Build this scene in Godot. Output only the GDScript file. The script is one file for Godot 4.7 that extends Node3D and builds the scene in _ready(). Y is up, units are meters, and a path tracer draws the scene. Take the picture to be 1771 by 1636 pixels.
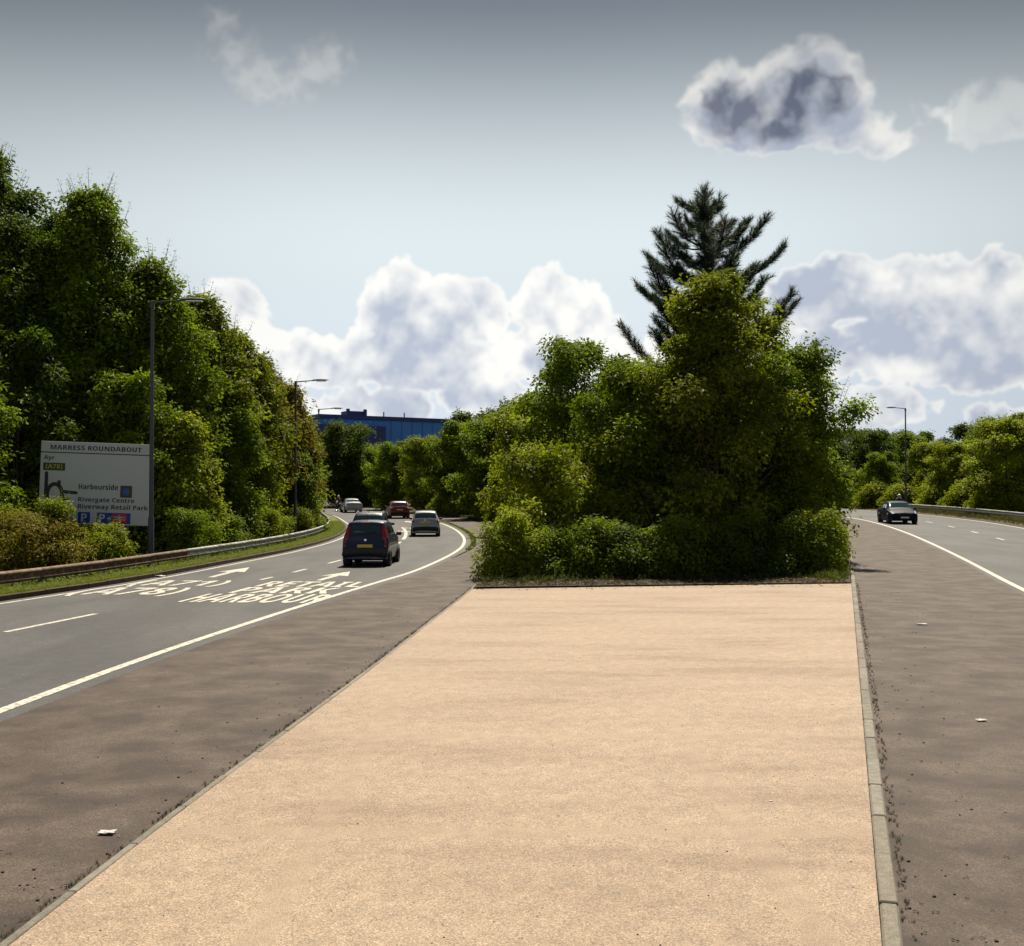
extends Node3D

var rng := RandomNumberGenerator.new()
var used := {}
var M := {}
var leaf_mesh := {}

# ---------------------------------------------------------------- terrain
func elev(x: float, d: float) -> float:
	if d <= 0.0:
		return 0.0
	var a := clampf((x / d + 0.02) / 0.25, 0.0, 1.0)
	a = a * a * (3.0 - 2.0 * a)
	var t := clampf(d - (65.0 - 35.0 * a), 0.0, 130.0)
	return 0.0165 * t * t / (t + 15.0)

func P(x: float, d: float, h := 0.0) -> Vector3:
	return Vector3(x, elev(x, d) + h, -d)

func PV(v: Vector2, h := 0.0) -> Vector3:
	return P(v.x, v.y, h)

# ---------------------------------------------------------------- naming helpers
func numbered(called: String) -> String:
	var n: int = used.get(called, 0)
	used[called] = n + 1
	return called if n == 0 else "%s_%03d" % [called, n]

func tag(o: Node, label: String, category: String, group := "") -> void:
	o.set_meta("label", label)
	o.set_meta("category", category)
	if group != "":
		o.set_meta("group", group)

func thing(called: String, label: String, category: String, at: Vector3, turn := 0.0, group := "") -> Node3D:
	var o := Node3D.new()
	o.name = numbered(called)
	add_child(o)
	o.position = at
	o.rotation.y = turn
	tag(o, label, category, group)
	return o

func put(called: String, mesh: Mesh, mat: Material, parent: Node) -> MeshInstance3D:
	var o := MeshInstance3D.new()
	o.mesh = mesh
	o.material_override = mat
	o.name = called if parent != self else numbered(called)
	parent.add_child(o, true)
	return o

func struct(called: String, mesh: Mesh, mat: Material, parent: Node = self) -> MeshInstance3D:
	var o := put(called, mesh, mat, parent)
	if parent == self:
		o.set_meta("kind", "structure")
	return o

func dup(src: Node3D, at: Vector3, turn: float, sc: Vector3, label: String, group := "") -> Node3D:
	var c: Node3D = src.duplicate()
	var base := String(src.name)
	if base.length() > 4 and base.substr(base.length() - 4, 1) == "_" and base.substr(base.length() - 3).is_valid_int():
		base = base.substr(0, base.length() - 4)
	c.name = numbered(base)
	add_child(c)
	c.position = at
	c.rotation = Vector3(0, turn, 0)
	c.scale = sc
	c.set_meta("label", label)
	if group != "":
		c.set_meta("group", group)
	elif c.has_meta("group"):
		c.remove_meta("group")
	return c

# ---------------------------------------------------------------- mesh helpers
func begin() -> SurfaceTool:
	var st := SurfaceTool.new()
	st.begin(Mesh.PRIMITIVE_TRIANGLES)
	return st

func quad(st: SurfaceTool, a: Vector3, b: Vector3, c: Vector3, d: Vector3) -> void:
	for p in [a, b, c, a, c, d]:
		st.add_vertex(p)

func done(st: SurfaceTool) -> ArrayMesh:
	st.generate_normals()
	return st.commit()

func box(st: SurfaceTool, c: Vector3, s: Vector3, bev := 0.0, xf := Transform3D.IDENTITY) -> void:
	# a box with chamfered edges when bev > 0
	var h := s * 0.5
	st.set_smooth_group(-1)
	if bev <= 0.0:
		for ax in 3:
			for sg in [-1.0, 1.0]:
				var n := Vector3.ZERO
				n[ax] = sg
				var u := Vector3.ZERO
				u[(ax + 1) % 3] = h[(ax + 1) % 3]
				var v := Vector3.ZERO
				v[(ax + 2) % 3] = h[(ax + 2) % 3]
				var o := c + n * h[ax]
				if sg > 0:
					quad(st, xf * (o - u - v), xf * (o - u + v), xf * (o + u + v), xf * (o + u - v))
				else:
					quad(st, xf * (o - u - v), xf * (o + u - v), xf * (o + u + v), xf * (o - u + v))
		return
	var vs := {}
	for x in [-1, 1]:
		for y in [-1, 1]:
			for z in [-1, 1]:
				var k := Vector3(x, y, z)
				for ax in 3:
					var p := k * (h - Vector3.ONE * bev)
					p[ax] = k[ax] * h[ax]
					vs[[x, y, z, ax]] = xf * (c + p)
	var mid := xf * c
	for ax in 3:
		var b1 := (ax + 1) % 3
		var b2 := (ax + 2) % 3
		for sg in [-1, 1]:
			var q := []
			for w in [[-1, -1], [-1, 1], [1, 1], [1, -1]]:
				var k := [0, 0, 0]
				k[ax] = sg
				k[b1] = w[0]
				k[b2] = w[1]
				q.append(vs[[k[0], k[1], k[2], ax]])
			oquad(st, q[0], q[1], q[2], q[3], mid)
		for s1 in [-1, 1]:
			for s2 in [-1, 1]:
				var q := []
				for w in [[-1, b1], [1, b1], [1, b2], [-1, b2]]:
					var k := [0, 0, 0]
					k[ax] = w[0]
					k[b1] = s1
					k[b2] = s2
					q.append(vs[[k[0], k[1], k[2], w[1]]])
				oquad(st, q[0], q[1], q[2], q[3], mid)
	for x in [-1, 1]:
		for y in [-1, 1]:
			for z in [-1, 1]:
				otri(st, vs[[x, y, z, 0]], vs[[x, y, z, 1]], vs[[x, y, z, 2]], mid)

func otri(st: SurfaceTool, a: Vector3, b: Vector3, c: Vector3, mid: Vector3) -> void:
	# triangle whose front looks away from mid (clockwise)
	var n := (b - a).cross(c - a)
	if n.dot((a + b + c) / 3.0 - mid) > 0.0:
		st.add_vertex(a); st.add_vertex(c); st.add_vertex(b)
	else:
		st.add_vertex(a); st.add_vertex(b); st.add_vertex(c)

func oquad(st: SurfaceTool, a: Vector3, b: Vector3, c: Vector3, d: Vector3, mid: Vector3) -> void:
	otri(st, a, b, c, mid)
	otri(st, a, c, d, mid)

func tube(st: SurfaceTool, pts: Array, radii: Array, sides := 6, cap := true) -> void:
	st.set_smooth_group(0)
	var rings := []
	var ref := Vector3(0.31, 0.22, 0.92).normalized()
	for i in pts.size():
		var a: Vector3 = pts[maxi(i - 1, 0)]
		var b: Vector3 = pts[mini(i + 1, pts.size() - 1)]
		var t := (b - a).normalized()
		var u := t.cross(ref)
		if u.length() < 0.05:
			u = t.cross(Vector3.RIGHT)
		u = u.normalized()
		var w := t.cross(u)
		var ring := []
		for k in sides:
			var g := TAU * k / sides
			ring.append(pts[i] + (u * cos(g) + w * sin(g)) * radii[i])
		rings.append(ring)
	for i in rings.size() - 1:
		for k in sides:
			var k2 := (k + 1) % sides
			quad(st, rings[i][k], rings[i][k2], rings[i + 1][k2], rings[i + 1][k])
	if cap:
		st.set_smooth_group(-1)
		var n := rings.size() - 1
		for k in range(1, sides - 1):
			for p in [rings[0][0], rings[0][k + 1], rings[0][k]]:
				st.add_vertex(p)
			for p in [rings[n][0], rings[n][k], rings[n][k + 1]]:
				st.add_vertex(p)

func lathe_x(st: SurfaceTool, prof: Array, c: Vector3, sides := 20) -> void:
	# profile points are (x along the axle, radius)
	st.set_smooth_group(0)
	for i in prof.size() - 1:
		for k in sides:
			var g := TAU * k / sides
			var g2 := TAU * (k + 1) / sides
			var a: Vector2 = prof[i]
			var b: Vector2 = prof[i + 1]
			quad(st, c + Vector3(a.x, a.y * cos(g), a.y * sin(g)), c + Vector3(b.x, b.y * cos(g), b.y * sin(g)),
				c + Vector3(b.x, b.y * cos(g2), b.y * sin(g2)), c + Vector3(a.x, a.y * cos(g2), a.y * sin(g2)))

func spline(pts: Array, n: int) -> Array:
	var out := []
	var c := pts.size()
	for i in n:
		var f := float(i) / (n - 1) * (c - 1)
		var k := mini(int(f), c - 2)
		var t := f - k
		var p0: Vector2 = pts[maxi(k - 1, 0)]
		var p1: Vector2 = pts[k]
		var p2: Vector2 = pts[k + 1]
		var p3: Vector2 = pts[mini(k + 2, c - 1)]
		out.append(p1.cubic_interpolate(p2, p0, p3, t))
	return out

func even(pts: Array, step: float) -> Array:
	# points at an even spacing along a line
	var fine := spline(pts, pts.size() * 60)
	var out := [fine[0]]
	var left := step
	for i in range(1, fine.size()):
		var a: Vector2 = fine[i - 1]
		var b: Vector2 = fine[i]
		var l := a.distance_to(b)
		while l >= left:
			a = a + (b - a) * (left / l)
			out.append(a)
			l -= left
			left = step
		left -= l
	return out

func offset(line: Array, w: float) -> Array:
	# positive is to the right when walking along the line
	var out := []
	for i in line.size():
		var a: Vector2 = line[maxi(i - 1, 0)]
		var b: Vector2 = line[mini(i + 1, line.size() - 1)]
		var t := (b - a).normalized()
		out.append(line[i] + Vector2(t.y, -t.x) * w)
	return out

func ribbon(a: Array, b: Array, ha: float, hb: float, across := 1) -> ArrayMesh:
	# sheet between two lines of equal length; UV in metres
	var st := begin()
	st.set_smooth_group(0)
	for i in a.size() - 1:
		for k in across:
			var f0 := float(k) / across
			var f1 := float(k + 1) / across
			var q := []
			for w in [[i, f0], [i + 1, f0], [i + 1, f1], [i, f1]]:
				var v: Vector2 = a[w[0]].lerp(b[w[0]], w[1])
				q.append([v, lerpf(ha, hb, w[1])])
			for t in [0, 1, 2, 0, 2, 3]:
				var v: Vector2 = q[t][0]
				st.set_uv(v)
				st.set_uv2(v)
				st.add_vertex(PV(v, q[t][1]))
	return done(st)

# ---------------------------------------------------------------- textures
func noise(seed_: int, freq: float, oct := 4, type := FastNoiseLite.TYPE_SIMPLEX_SMOOTH) -> FastNoiseLite:
	var n := FastNoiseLite.new()
	n.seed = seed_
	n.noise_type = type
	n.frequency = freq
	n.fractal_octaves = oct
	return n

func grain_image(size: int, base: Color, grains: Array, cloud: float, seed_: int, cell := 2.2, spread := 0.28) -> Array:
	# aggregate: cells of differing tone plus soft clouding; returns [colour texture, height texture]
	var cn := noise(seed_, 1.0 / cell, 1, FastNoiseLite.TYPE_CELLULAR)
	cn.cellular_return_type = FastNoiseLite.RETURN_CELL_VALUE
	cn.fractal_type = FastNoiseLite.FRACTAL_NONE
	var hn := noise(seed_, 1.0 / cell, 1, FastNoiseLite.TYPE_CELLULAR)
	hn.cellular_return_type = FastNoiseLite.RETURN_DISTANCE
	hn.fractal_type = FastNoiseLite.FRACTAL_NONE
	var cells := cn.get_seamless_image(size, size, false, false, 0.1, false).get_data()
	var hts := hn.get_seamless_image(size, size, true)
	var soft := noise(seed_ + 7, 0.012, 5).get_seamless_image(size, size).get_data()
	var n := grains.size()
	var lut := PackedByteArray()
	var fac := PackedFloat32Array()
	for g in 256:
		var k := (g * 7919) % 256
		var c: Color = grains[k % n]
		var f := 1.0 - spread * 0.5 + spread * float((k * 37) % 64) / 63.0
		lut.append_array([int(clampf(c.r * f, 0, 1) * 255), int(clampf(c.g * f, 0, 1) * 255), int(clampf(c.b * f, 0, 1) * 255)])
	for g in 256:
		fac.append(1.0 + cloud * (g / 127.5 - 1.0))
	var out := PackedByteArray()
	out.resize(size * size * 3)
	for i in size * size:
		var g := cells[i] * 3
		var f := fac[soft[i]]
		out[i * 3] = mini(255, int(lut[g] * f))
		out[i * 3 + 1] = mini(255, int(lut[g + 1] * f))
		out[i * 3 + 2] = mini(255, int(lut[g + 2] * f))
	var im := Image.create_from_data(size, size, false, Image.FORMAT_RGB8, out)
	return [ImageTexture.create_from_image(im), ImageTexture.create_from_image(hts)]

func ramp_noise(seed_: int, freq: float, cols: Array, offs: Array, size := 512, oct := 5) -> ImageTexture:
	var im := noise(seed_, freq, oct).get_seamless_image(size, size)
	var data := im.get_data()
	var g := Gradient.new()
	g.colors = PackedColorArray(cols)
	g.offsets = PackedFloat32Array(offs)
	var lut := PackedByteArray()
	for i in 256:
		var c := g.sample(i / 255.0)
		lut.append_array([int(c.r * 255), int(c.g * 255), int(c.b * 255), int(c.a * 255)])
	var out := PackedByteArray()
	out.resize(size * size * 4)
	for i in size * size:
		var k := data[i] * 4
		out[i * 4] = lut[k]
		out[i * 4 + 1] = lut[k + 1]
		out[i * 4 + 2] = lut[k + 2]
		out[i * 4 + 3] = lut[k + 3]
	return ImageTexture.create_from_image(Image.create_from_data(size, size, false, Image.FORMAT_RGBA8, out))

func lin(r: float, g: float, b: float) -> Color:
	return Color(r, g, b).linear_to_srgb()

func mat(r: float, g: float, b: float, rough := 0.7, metal := 0.0) -> StandardMaterial3D:
	var m := StandardMaterial3D.new()
	m.albedo_color = lin(r, g, b)
	m.roughness = rough
	m.metallic = metal
	return m

func ground_mat(tex: Array, tile: float, over: Texture2D, over_scale: Vector2, rough: float, relief: float) -> StandardMaterial3D:
	var m := StandardMaterial3D.new()
	m.albedo_texture = tex[0]
	m.albedo_color = Color(0.90, 0.90, 0.90)
	m.uv1_scale = Vector3(1.0 / tile, 1.0 / tile, 1)
	m.roughness = rough
	m.heightmap_enabled = relief > 0
	if relief > 0:
		m.heightmap_texture = tex[1]
		m.heightmap_scale = relief
	if over:
		m.detail_enabled = true
		m.detail_blend_mode = BaseMaterial3D.BLEND_MODE_MUL
		m.detail_albedo = over
		m.detail_uv_layer = BaseMaterial3D.DETAIL_UV_2
		m.uv2_scale = Vector3(over_scale.x, over_scale.y, 1)
	return m

func leaf_mat(trans: float, rough := 0.55) -> StandardMaterial3D:
	var m := StandardMaterial3D.new()
	m.albedo_color = Color.WHITE
	m.vertex_color_use_as_albedo = true
	m.roughness = rough
	m.metallic_specular = 0.32
	m.backlight_enabled = true
	m.backlight = lin(trans * 0.92, trans, trans * 0.35)
	m.cull_mode = BaseMaterial3D.CULL_DISABLED
	return m

func paint(r: float, g: float, b: float, coat := 1.0) -> StandardMaterial3D:
	var m := mat(r, g, b, 0.4, 0.0)
	m.clearcoat_enabled = true
	m.clearcoat = coat
	m.clearcoat_roughness = 0.06
	return m

func materials() -> void:
	var flat_over := ramp_noise(3, 0.006, [Color(0.88, 0.86, 0.84), Color(0.94, 0.93, 0.92), Color(0.97, 0.965, 0.96), Color(1, 1, 1)], [0.22, 0.36, 0.5, 0.8], 1024, 8)
	var beige := [Color(0.63, 0.545, 0.46), Color(0.69, 0.60, 0.505), Color(0.60, 0.52, 0.44), Color(0.76, 0.69, 0.60), Color(0.66, 0.57, 0.48), Color(0.50, 0.42, 0.35), Color(0.65, 0.56, 0.465)]
	M.paving = ground_mat(grain_image(1024, Color.WHITE, beige, 0.07, 11, 2.6, 0.12), 3.1, flat_over, Vector2(1.0 / 31.0, 1.0 / 7.5), 0.75, 0.25)
	M.paving.albedo_color = Color(0.87, 0.87, 0.87)
	var brown := [Color(0.36, 0.315, 0.285), Color(0.40, 0.35, 0.315), Color(0.32, 0.28, 0.25), Color(0.44, 0.39, 0.36), Color(0.35, 0.295, 0.26), Color(0.27, 0.235, 0.21)]
	var worn := ramp_noise(5, 0.009, [Color(0.64, 0.56, 0.50), Color(0.80, 0.74, 0.70), Color(0.86, 0.83, 0.81), Color(0.92, 0.91, 0.91), Color(1, 1, 1)], [0.25, 0.38, 0.52, 0.62, 0.74], 1024, 8)
	M.footway = ground_mat(grain_image(1024, Color.WHITE, brown, 0.13, 23, 2.8), 3.7, worn, Vector2(1.0 / 10.0, 1.0 / 8.5), 0.8, 0.35)
	M.footway.albedo_color = Color(0.775, 0.735, 0.69)
	var grey := [Color(0.335, 0.33, 0.33), Color(0.37, 0.365, 0.36), Color(0.30, 0.295, 0.295), Color(0.42, 0.41, 0.405), Color(0.27, 0.27, 0.275)]
	M.asphalt = ground_mat(grain_image(1024, Color.WHITE, grey, 0.10, 37, 2.8), 4.3, ramp_noise(9, 0.008, [Color(0.78, 0.78, 0.79), Color(0.93, 0.93, 0.93), Color(1, 1, 1)], [0.25, 0.5, 0.75]), Vector2(1.0 / 9.0, 1.0 / 40.0), 0.75, 0.4)
	M.asphalt.albedo_color = Color(0.745, 0.755, 0.785)
	var earth := [Color(0.20, 0.16, 0.11), Color(0.27, 0.21, 0.15), Color(0.15, 0.125, 0.09), Color(0.33, 0.26, 0.18), Color(0.18, 0.17, 0.09)]
	M.soil = ground_mat(grain_image(512, Color.WHITE, earth, 0.25, 51, 4.0), 2.3, null, Vector2.ONE, 0.95, 1.5)
	var turf := [Color(0.36, 0.40, 0.10), Color(0.42, 0.45, 0.13), Color(0.31, 0.35, 0.09), Color(0.46, 0.46, 0.18)]
	M.turf = ground_mat(grain_image(512, Color.WHITE, turf, 0.25, 61, 3.0), 2.1, null, Vector2.ONE, 0.95, 1.0)
	var dry := [Color(0.28, 0.25, 0.13), Color(0.33, 0.29, 0.17), Color(0.22, 0.22, 0.09), Color(0.36, 0.31, 0.19)]
	M.dry_turf = ground_mat(grain_image(512, Color.WHITE, dry, 0.25, 62, 3.0), 2.1, null, Vector2.ONE, 0.95, 1.0)
	var stone := [Color(0.54, 0.52, 0.48), Color(0.58, 0.56, 0.51), Color(0.51, 0.49, 0.45), Color(0.61, 0.59, 0.54)]
	var conc := grain_image(512, Color.WHITE, stone, 0.12, 71, 3.0)
	for k in 3:
		var m := StandardMaterial3D.new()
		m.albedo_texture = conc[0]
		m.albedo_color = [Color(0.80, 0.80, 0.80), Color(0.72, 0.72, 0.71), Color(0.76, 0.75, 0.73)][k]
		m.uv1_triplanar = true
		m.uv1_world_triplanar = true
		m.uv1_scale = Vector3.ONE * 1.3
		m.roughness = 0.85
		M["kerb%d" % k] = m
	var dark_kerb := StandardMaterial3D.new()
	dark_kerb.albedo_texture = M.soil.albedo_texture
	dark_kerb.albedo_color = Color(1.0, 0.92, 0.85)
	dark_kerb.uv1_triplanar = true
	dark_kerb.roughness = 0.9
	M.dark_kerb = dark_kerb
	var bark := StandardMaterial3D.new()
	bark.albedo_texture = ramp_noise(81, 0.03, [Color(0.16, 0.13, 0.10), Color(0.28, 0.235, 0.19), Color(0.38, 0.33, 0.27)], [0.25, 0.5, 0.75], 256)
	bark.uv1_triplanar = true
	bark.uv1_scale = Vector3(2.5, 0.7, 2.5)
	bark.roughness = 0.95
	M.bark = bark
	# road paint, worn
	var line := StandardMaterial3D.new()
	line.albedo_texture = ramp_noise(91, 0.02, [Color(0.46, 0.45, 0.42), Color(0.62, 0.605, 0.565), Color(0.70, 0.685, 0.64), Color(0.75, 0.735, 0.685)], [0.2, 0.34, 0.5, 0.75], 1024, 8)
	line.uv1_triplanar = true
	line.uv1_world_triplanar = true
	line.uv1_scale = Vector3.ONE * 0.4
	line.roughness = 0.65
	M.line = line
	M.leaf = leaf_mat(1.0)
	M.leaf_matt = leaf_mat(0.8, 0.6)
	M.needle = leaf_mat(0.5, 0.6)
	M.steel = mat(0.30, 0.31, 0.31, 0.42, 0.75)
	var galv := mat(1, 1, 1, 0.45, 0.7)
	galv.albedo_texture = ramp_noise(101, 0.02, [Color(0.44, 0.42, 0.40), Color(0.60, 0.60, 0.59), Color(0.68, 0.68, 0.67)], [0.25, 0.5, 0.75], 256)
	galv.uv1_triplanar = true
	galv.uv1_scale = Vector3.ONE * 0.7
	M.galv = galv
	var rust := mat(1, 1, 1, 0.75, 0.2)
	rust.albedo_texture = ramp_noise(103, 0.02, [Color(0.29, 0.19, 0.13), Color(0.38, 0.29, 0.23), Color(0.48, 0.43, 0.38)], [0.25, 0.5, 0.8], 256)
	rust.uv1_triplanar = true
	rust.uv1_scale = Vector3.ONE * 0.7
	M.rust = rust
	M.lamp_grey = mat(0.055, 0.062, 0.075, 0.6, 0.0)
	M.rubber = mat(0.012, 0.012, 0.012, 0.85)
	M.plastic = mat(0.012, 0.012, 0.013, 0.55)
	M.alloy = mat(0.45, 0.46, 0.47, 0.3, 0.9)
	var glass := mat(0.010, 0.028, 0.034, 0.04)
	glass.clearcoat_enabled = true
	glass.clearcoat = 1.0
	glass.clearcoat_roughness = 0.03
	M.glass = glass
	M.far_glass = glass
	M.tail = mat(0.32, 0.012, 0.012, 0.15)
	M.tail_clear = mat(0.55, 0.30, 0.28, 0.12)
	M.lens = mat(0.75, 0.76, 0.78, 0.08, 0.5)
	M.plate_yellow = mat(0.62, 0.43, 0.03, 0.4)
	M.plate_white = mat(0.55, 0.55, 0.55, 0.4)
	M.chrome = mat(0.75, 0.75, 0.76, 0.12, 1.0)

# ---------------------------------------------------------------- sky
func sky_texture() -> ImageTexture:
	var blobs := []   # azimuth, elevation, half width, half height, strength, darkness, all in degrees
	var add := func(px: float, py: float, rx: float, ry: float, st: float, dk: float) -> void:
		var az := atan((px - 885.0) / 1880.0)
		var el := atan((855.0 - py) / 1880.0 * cos(az))
		blobs.append([rad_to_deg(az), rad_to_deg(el), rx / 33.0, ry / 33.0, st, dk])
	# the two clouds that stand alone
	add.call(1280, 190, 105, 76, 1.0, 1.6)
	add.call(1400, 175, 118, 88, 1.1, 1.7)
	add.call(1350, 225, 125, 45, 0.9, 1.3)
	add.call(1480, 225, 85, 45, 0.55, 0.3)
	add.call(1545, 245, 60, 35, 0.4, 0.3)
	add.call(1690, 200, 110, 60, 0.40, 0.2)
	add.call(395, 80, 75, 62, 0.42, 0.12)
	add.call(460, 120, 95, 58, 0.40, 0.12)
	add.call(545, 105, 80, 52, 0.45, 0.16)
	# the bank of cumulus along the horizon
	for c in [[395, 560, 75, 75], [480, 620, 90, 55], [430, 690, 140, 60], [560, 640, 80, 60], [690, 550, 70, 88], [690, 625, 110, 70], [775, 560, 75, 72], [835, 555, 55, 70], [800, 640, 120, 60], [955, 540, 84, 82],
			[1005, 560, 70, 85], [940, 620, 110, 75], [1060, 600, 80, 70], [1180, 610, 120, 70], [1300, 560, 90, 60], [1390, 530, 95, 65], [1480, 510, 95, 65], [1570, 510, 110, 65], [1690, 520, 120, 75], [1800, 540, 110, 80],
			[1420, 620, 130, 60], [1560, 610, 130, 75], [1700, 630, 140, 80], [620, 710, 140, 45], [850, 690, 110, 42], [1100, 700, 150, 50], [1500, 710, 150, 45], [1720, 740, 90, 50], [300, 640, 120, 70], [180, 600, 120, 80], [40, 590, 120, 80]]:
		add.call(c[0], c[1], c[2], c[3], 1.0, 0.75)
	# the same kind of weather all round
	rng.seed = 77
	for i in 150:
		var az := rng.randf_range(-180.0, 180.0)
		if absf(az) < 31.0:
			continue
		blobs.append([az, rng.randf_range(2.0, 9.5), rng.randf_range(2.5, 4.5), rng.randf_range(1.8, 3.0), 1.0, 0.75])
	for i in 26:
		var az := rng.randf_range(-180.0, 180.0)
		if absf(az) < 36.0:
			continue
		var el := rng.randf_range(16.0, 55.0)
		var w := rng.randf_range(2.0, 4.5)
		blobs.append([az, el, w, w * 0.6, 0.9, 0.9])
		blobs.append([az + w, el - 0.3, w * 0.9, w * 0.5, 0.8, 0.8])
	var full := sky_patch(blobs, 0.0, 360.0, -2.0, 90.0, 1024, 262)
	full.resize(4096, 1048, Image.INTERPOLATE_CUBIC)
	var im := Image.create_empty(4096, 2048, false, Image.FORMAT_RGBF)
	im.fill(Color(0.10, 0.11, 0.10))
	im.blit_rect(full, Rect2i(0, 0, 4096, 1046), Vector2i(0, 0))
	var fine := sky_patch(blobs, -384.0 * 360.0 / 4096.0, 384.0 * 360.0 / 4096.0, -2.0, 36.0, 768, 432)
	im.blit_rect(fine, Rect2i(384, 0, 384, 432), Vector2i(0, 1046 - 432))
	im.blit_rect(fine, Rect2i(0, 0, 384, 432), Vector2i(4096 - 384, 1046 - 432))
	im.convert(Image.FORMAT_RGBAF)
	return ImageTexture.create_from_image(im)

func sky_patch(blobs: Array, az0: float, az1: float, el0: float, el1: float, w: int, h: int) -> Image:
	var big := noise(5, 2.6, 5)
	var puff := noise(6, 9.5, 5)
	puff.fractal_gain = 0.48
	var fine := noise(8, 24.0, 4)
	var den := PackedFloat32Array()
	den.resize(w * h)
	den.fill(-9.0)
	var drk := PackedFloat32Array()
	drk.resize(w * h)
	var dx := (az1 - az0) / w
	var dy := (el1 - el0) / h
	for b in blobs:
		for wrap in [-360.0, 0.0, 360.0]:
			var cx: float = b[0] + wrap
			if cx + b[2] * 1.9 < az0 or cx - b[2] * 1.9 > az1:
				continue
			var i0 := maxi(0, int((cx - b[2] * 1.9 - az0) / dx))
			var i1 := mini(w - 1, int((cx + b[2] * 1.9 - az0) / dx))
			var j0 := maxi(0, int((el1 - b[1] - b[3] * 1.9) / dy))
			var j1 := mini(h - 1, int((el1 - b[1] + b[3] * 1.9) / dy))
			for j in range(j0, j1 + 1):
				var v: float = (el1 - (j + 0.5) * dy - b[1]) / b[3]
				if v < 0.0:
					v *= 1.35
				for i in range(i0, i1 + 1):
					var u: float = (az0 + (i + 0.5) * dx - cx) / b[2]
					var q: float = (1.0 - u * u - v * v) * b[4]
					var k := j * w + i
					if q > den[k]:
						den[k] = q
						drk[k] = maxf(drk[k], b[5])
	var out := PackedFloat32Array()
	out.resize(w * h * 3)
	var over := PackedFloat32Array()
	over.resize(w)
	var step := 0.088 / maxf(dy, 0.02)
	for j in h:
		var el := el1 - (j + 0.5) * dy
		var e := deg_to_rad(el)
		# clear air: pale near the horizon, deeper higher up
		var f := clampf(el / 12.0, 0.0, 1.0)
		var r := lerpf(0.66, 0.76, f)
		var g := lerpf(0.74, 0.845, f)
		var bl := lerpf(0.86, 0.885, f)
		var hi := clampf((el - 12.5) / 14.0, 0.0, 1.0)
		hi = hi * hi * (3.0 - 2.0 * hi)
		r = lerpf(r, 0.165, hi)
		g = lerpf(g, 0.195, hi)
		bl = lerpf(bl, 0.235, hi)
		var top := clampf((el - 26.0) / 40.0, 0.0, 1.0)
		r = lerpf(r, 0.12, top)
		g = lerpf(g, 0.155, top)
		bl = lerpf(bl, 0.22, top)
		for i in w:
			var az := wrapf(az0 + (i + 0.5) * dx, -180.0, 180.0)
			var a := deg_to_rad(az)
			var dir := Vector3(sin(a) * cos(e), sin(e), -cos(a) * cos(e))
			var k := j * w + i
			# the sun stands over the road ahead, so the air is brightest that way
			var away := clampf((absf(az) - 6.0) / 34.0, 0.0, 1.0)
			away = away * away * (3.0 - 2.0 * away)
			var dim := 1.0 - (0.32 + 0.16 * hi) * away
			var cr := r * dim
			var cg := g * dim
			var cb := bl * dim
			var q := den[k]
			var o := over[i] * pow(0.988, 1.0 / step)
			if q > -1.4:
				var n1 := big.get_noise_3dv(dir * 2.0)
				var n2 := puff.get_noise_3dv(dir)
				var n3 := absf(fine.get_noise_3dv(dir))
				q += 0.50 * n1 + 0.75 * n2 + 0.75 * (0.20 - n3)
				var m := clampf(q / lerpf(0.17, 0.75, hi), 0.0, 1.0)
				m = m * m * (3.0 - 2.0 * m)
				if m > 0.0:
					# heads that rise towards the light are bright, hollows and undersides grey-blue
					var e2 := e + 0.017
					var dir2 := Vector3(sin(a) * cos(e2), sin(e2), -cos(a) * cos(e2))
					var relief := 0.85 * (n2 - puff.get_noise_3dv(dir2)) + 0.30 * (absf(fine.get_noise_3dv(dir2)) - n3) + 0.5 * (n1 - big.get_noise_3dv(dir2 * 2.0))
					o += maxf(0.0, q - 0.05) * 0.030 * (0.4 + drk[k]) / step
					var sh := 1.0 - exp(-maxf(0.0, o - 0.03) * 1.35)
					sh = clampf(0.02 + 0.72 * sh - 1.7 * relief + 0.55 * n1 + 0.08 * clampf(q - 0.5, 0.0, 1.0), 0.0, 1.0)
					sh += 0.30 * clampf((5.0 - el) / 3.0, 0.0, 1.0)
					sh = clampf(sh, 0.0, 1.0) * smoothstep(0.0, 0.45, q) * lerpf(1.0, 0.45, hi)
					var deep := clampf(drk[k] - 0.8, 0.0, 1.0) * clampf((q - 0.66) * 1.8, 0.0, 1.0)
					sh = maxf(sh * (0.25 + 0.75 * minf(1.0, drk[k])), deep)
					var lr := lerpf(1.0, 0.385, sh)
					var lg := lerpf(1.0, 0.455, sh)
					var lb := lerpf(0.97, 0.60, sh)
					lr = lerpf(lr, 0.14, deep)
					lg = lerpf(lg, 0.165, deep)
					lb = lerpf(lb, 0.235, deep)
					var cd := lerpf(dim, 1.0, 0.4) * lerpf(1.0, 0.60, hi)
					m *= 0.22 + 0.78 * clampf(drk[k] * 1.5, 0.0, 1.0)
					cr = lerpf(cr, lr * cd, m)
					cg = lerpf(cg, lg * cd, m)
					cb = lerpf(cb, lb * cd, m)
			over[i] = o
			out[k * 3] = cr
			out[k * 3 + 1] = cg
			out[k * 3 + 2] = cb
	return Image.create_from_data(w, h, false, Image.FORMAT_RGBF, out.to_byte_array())

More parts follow.
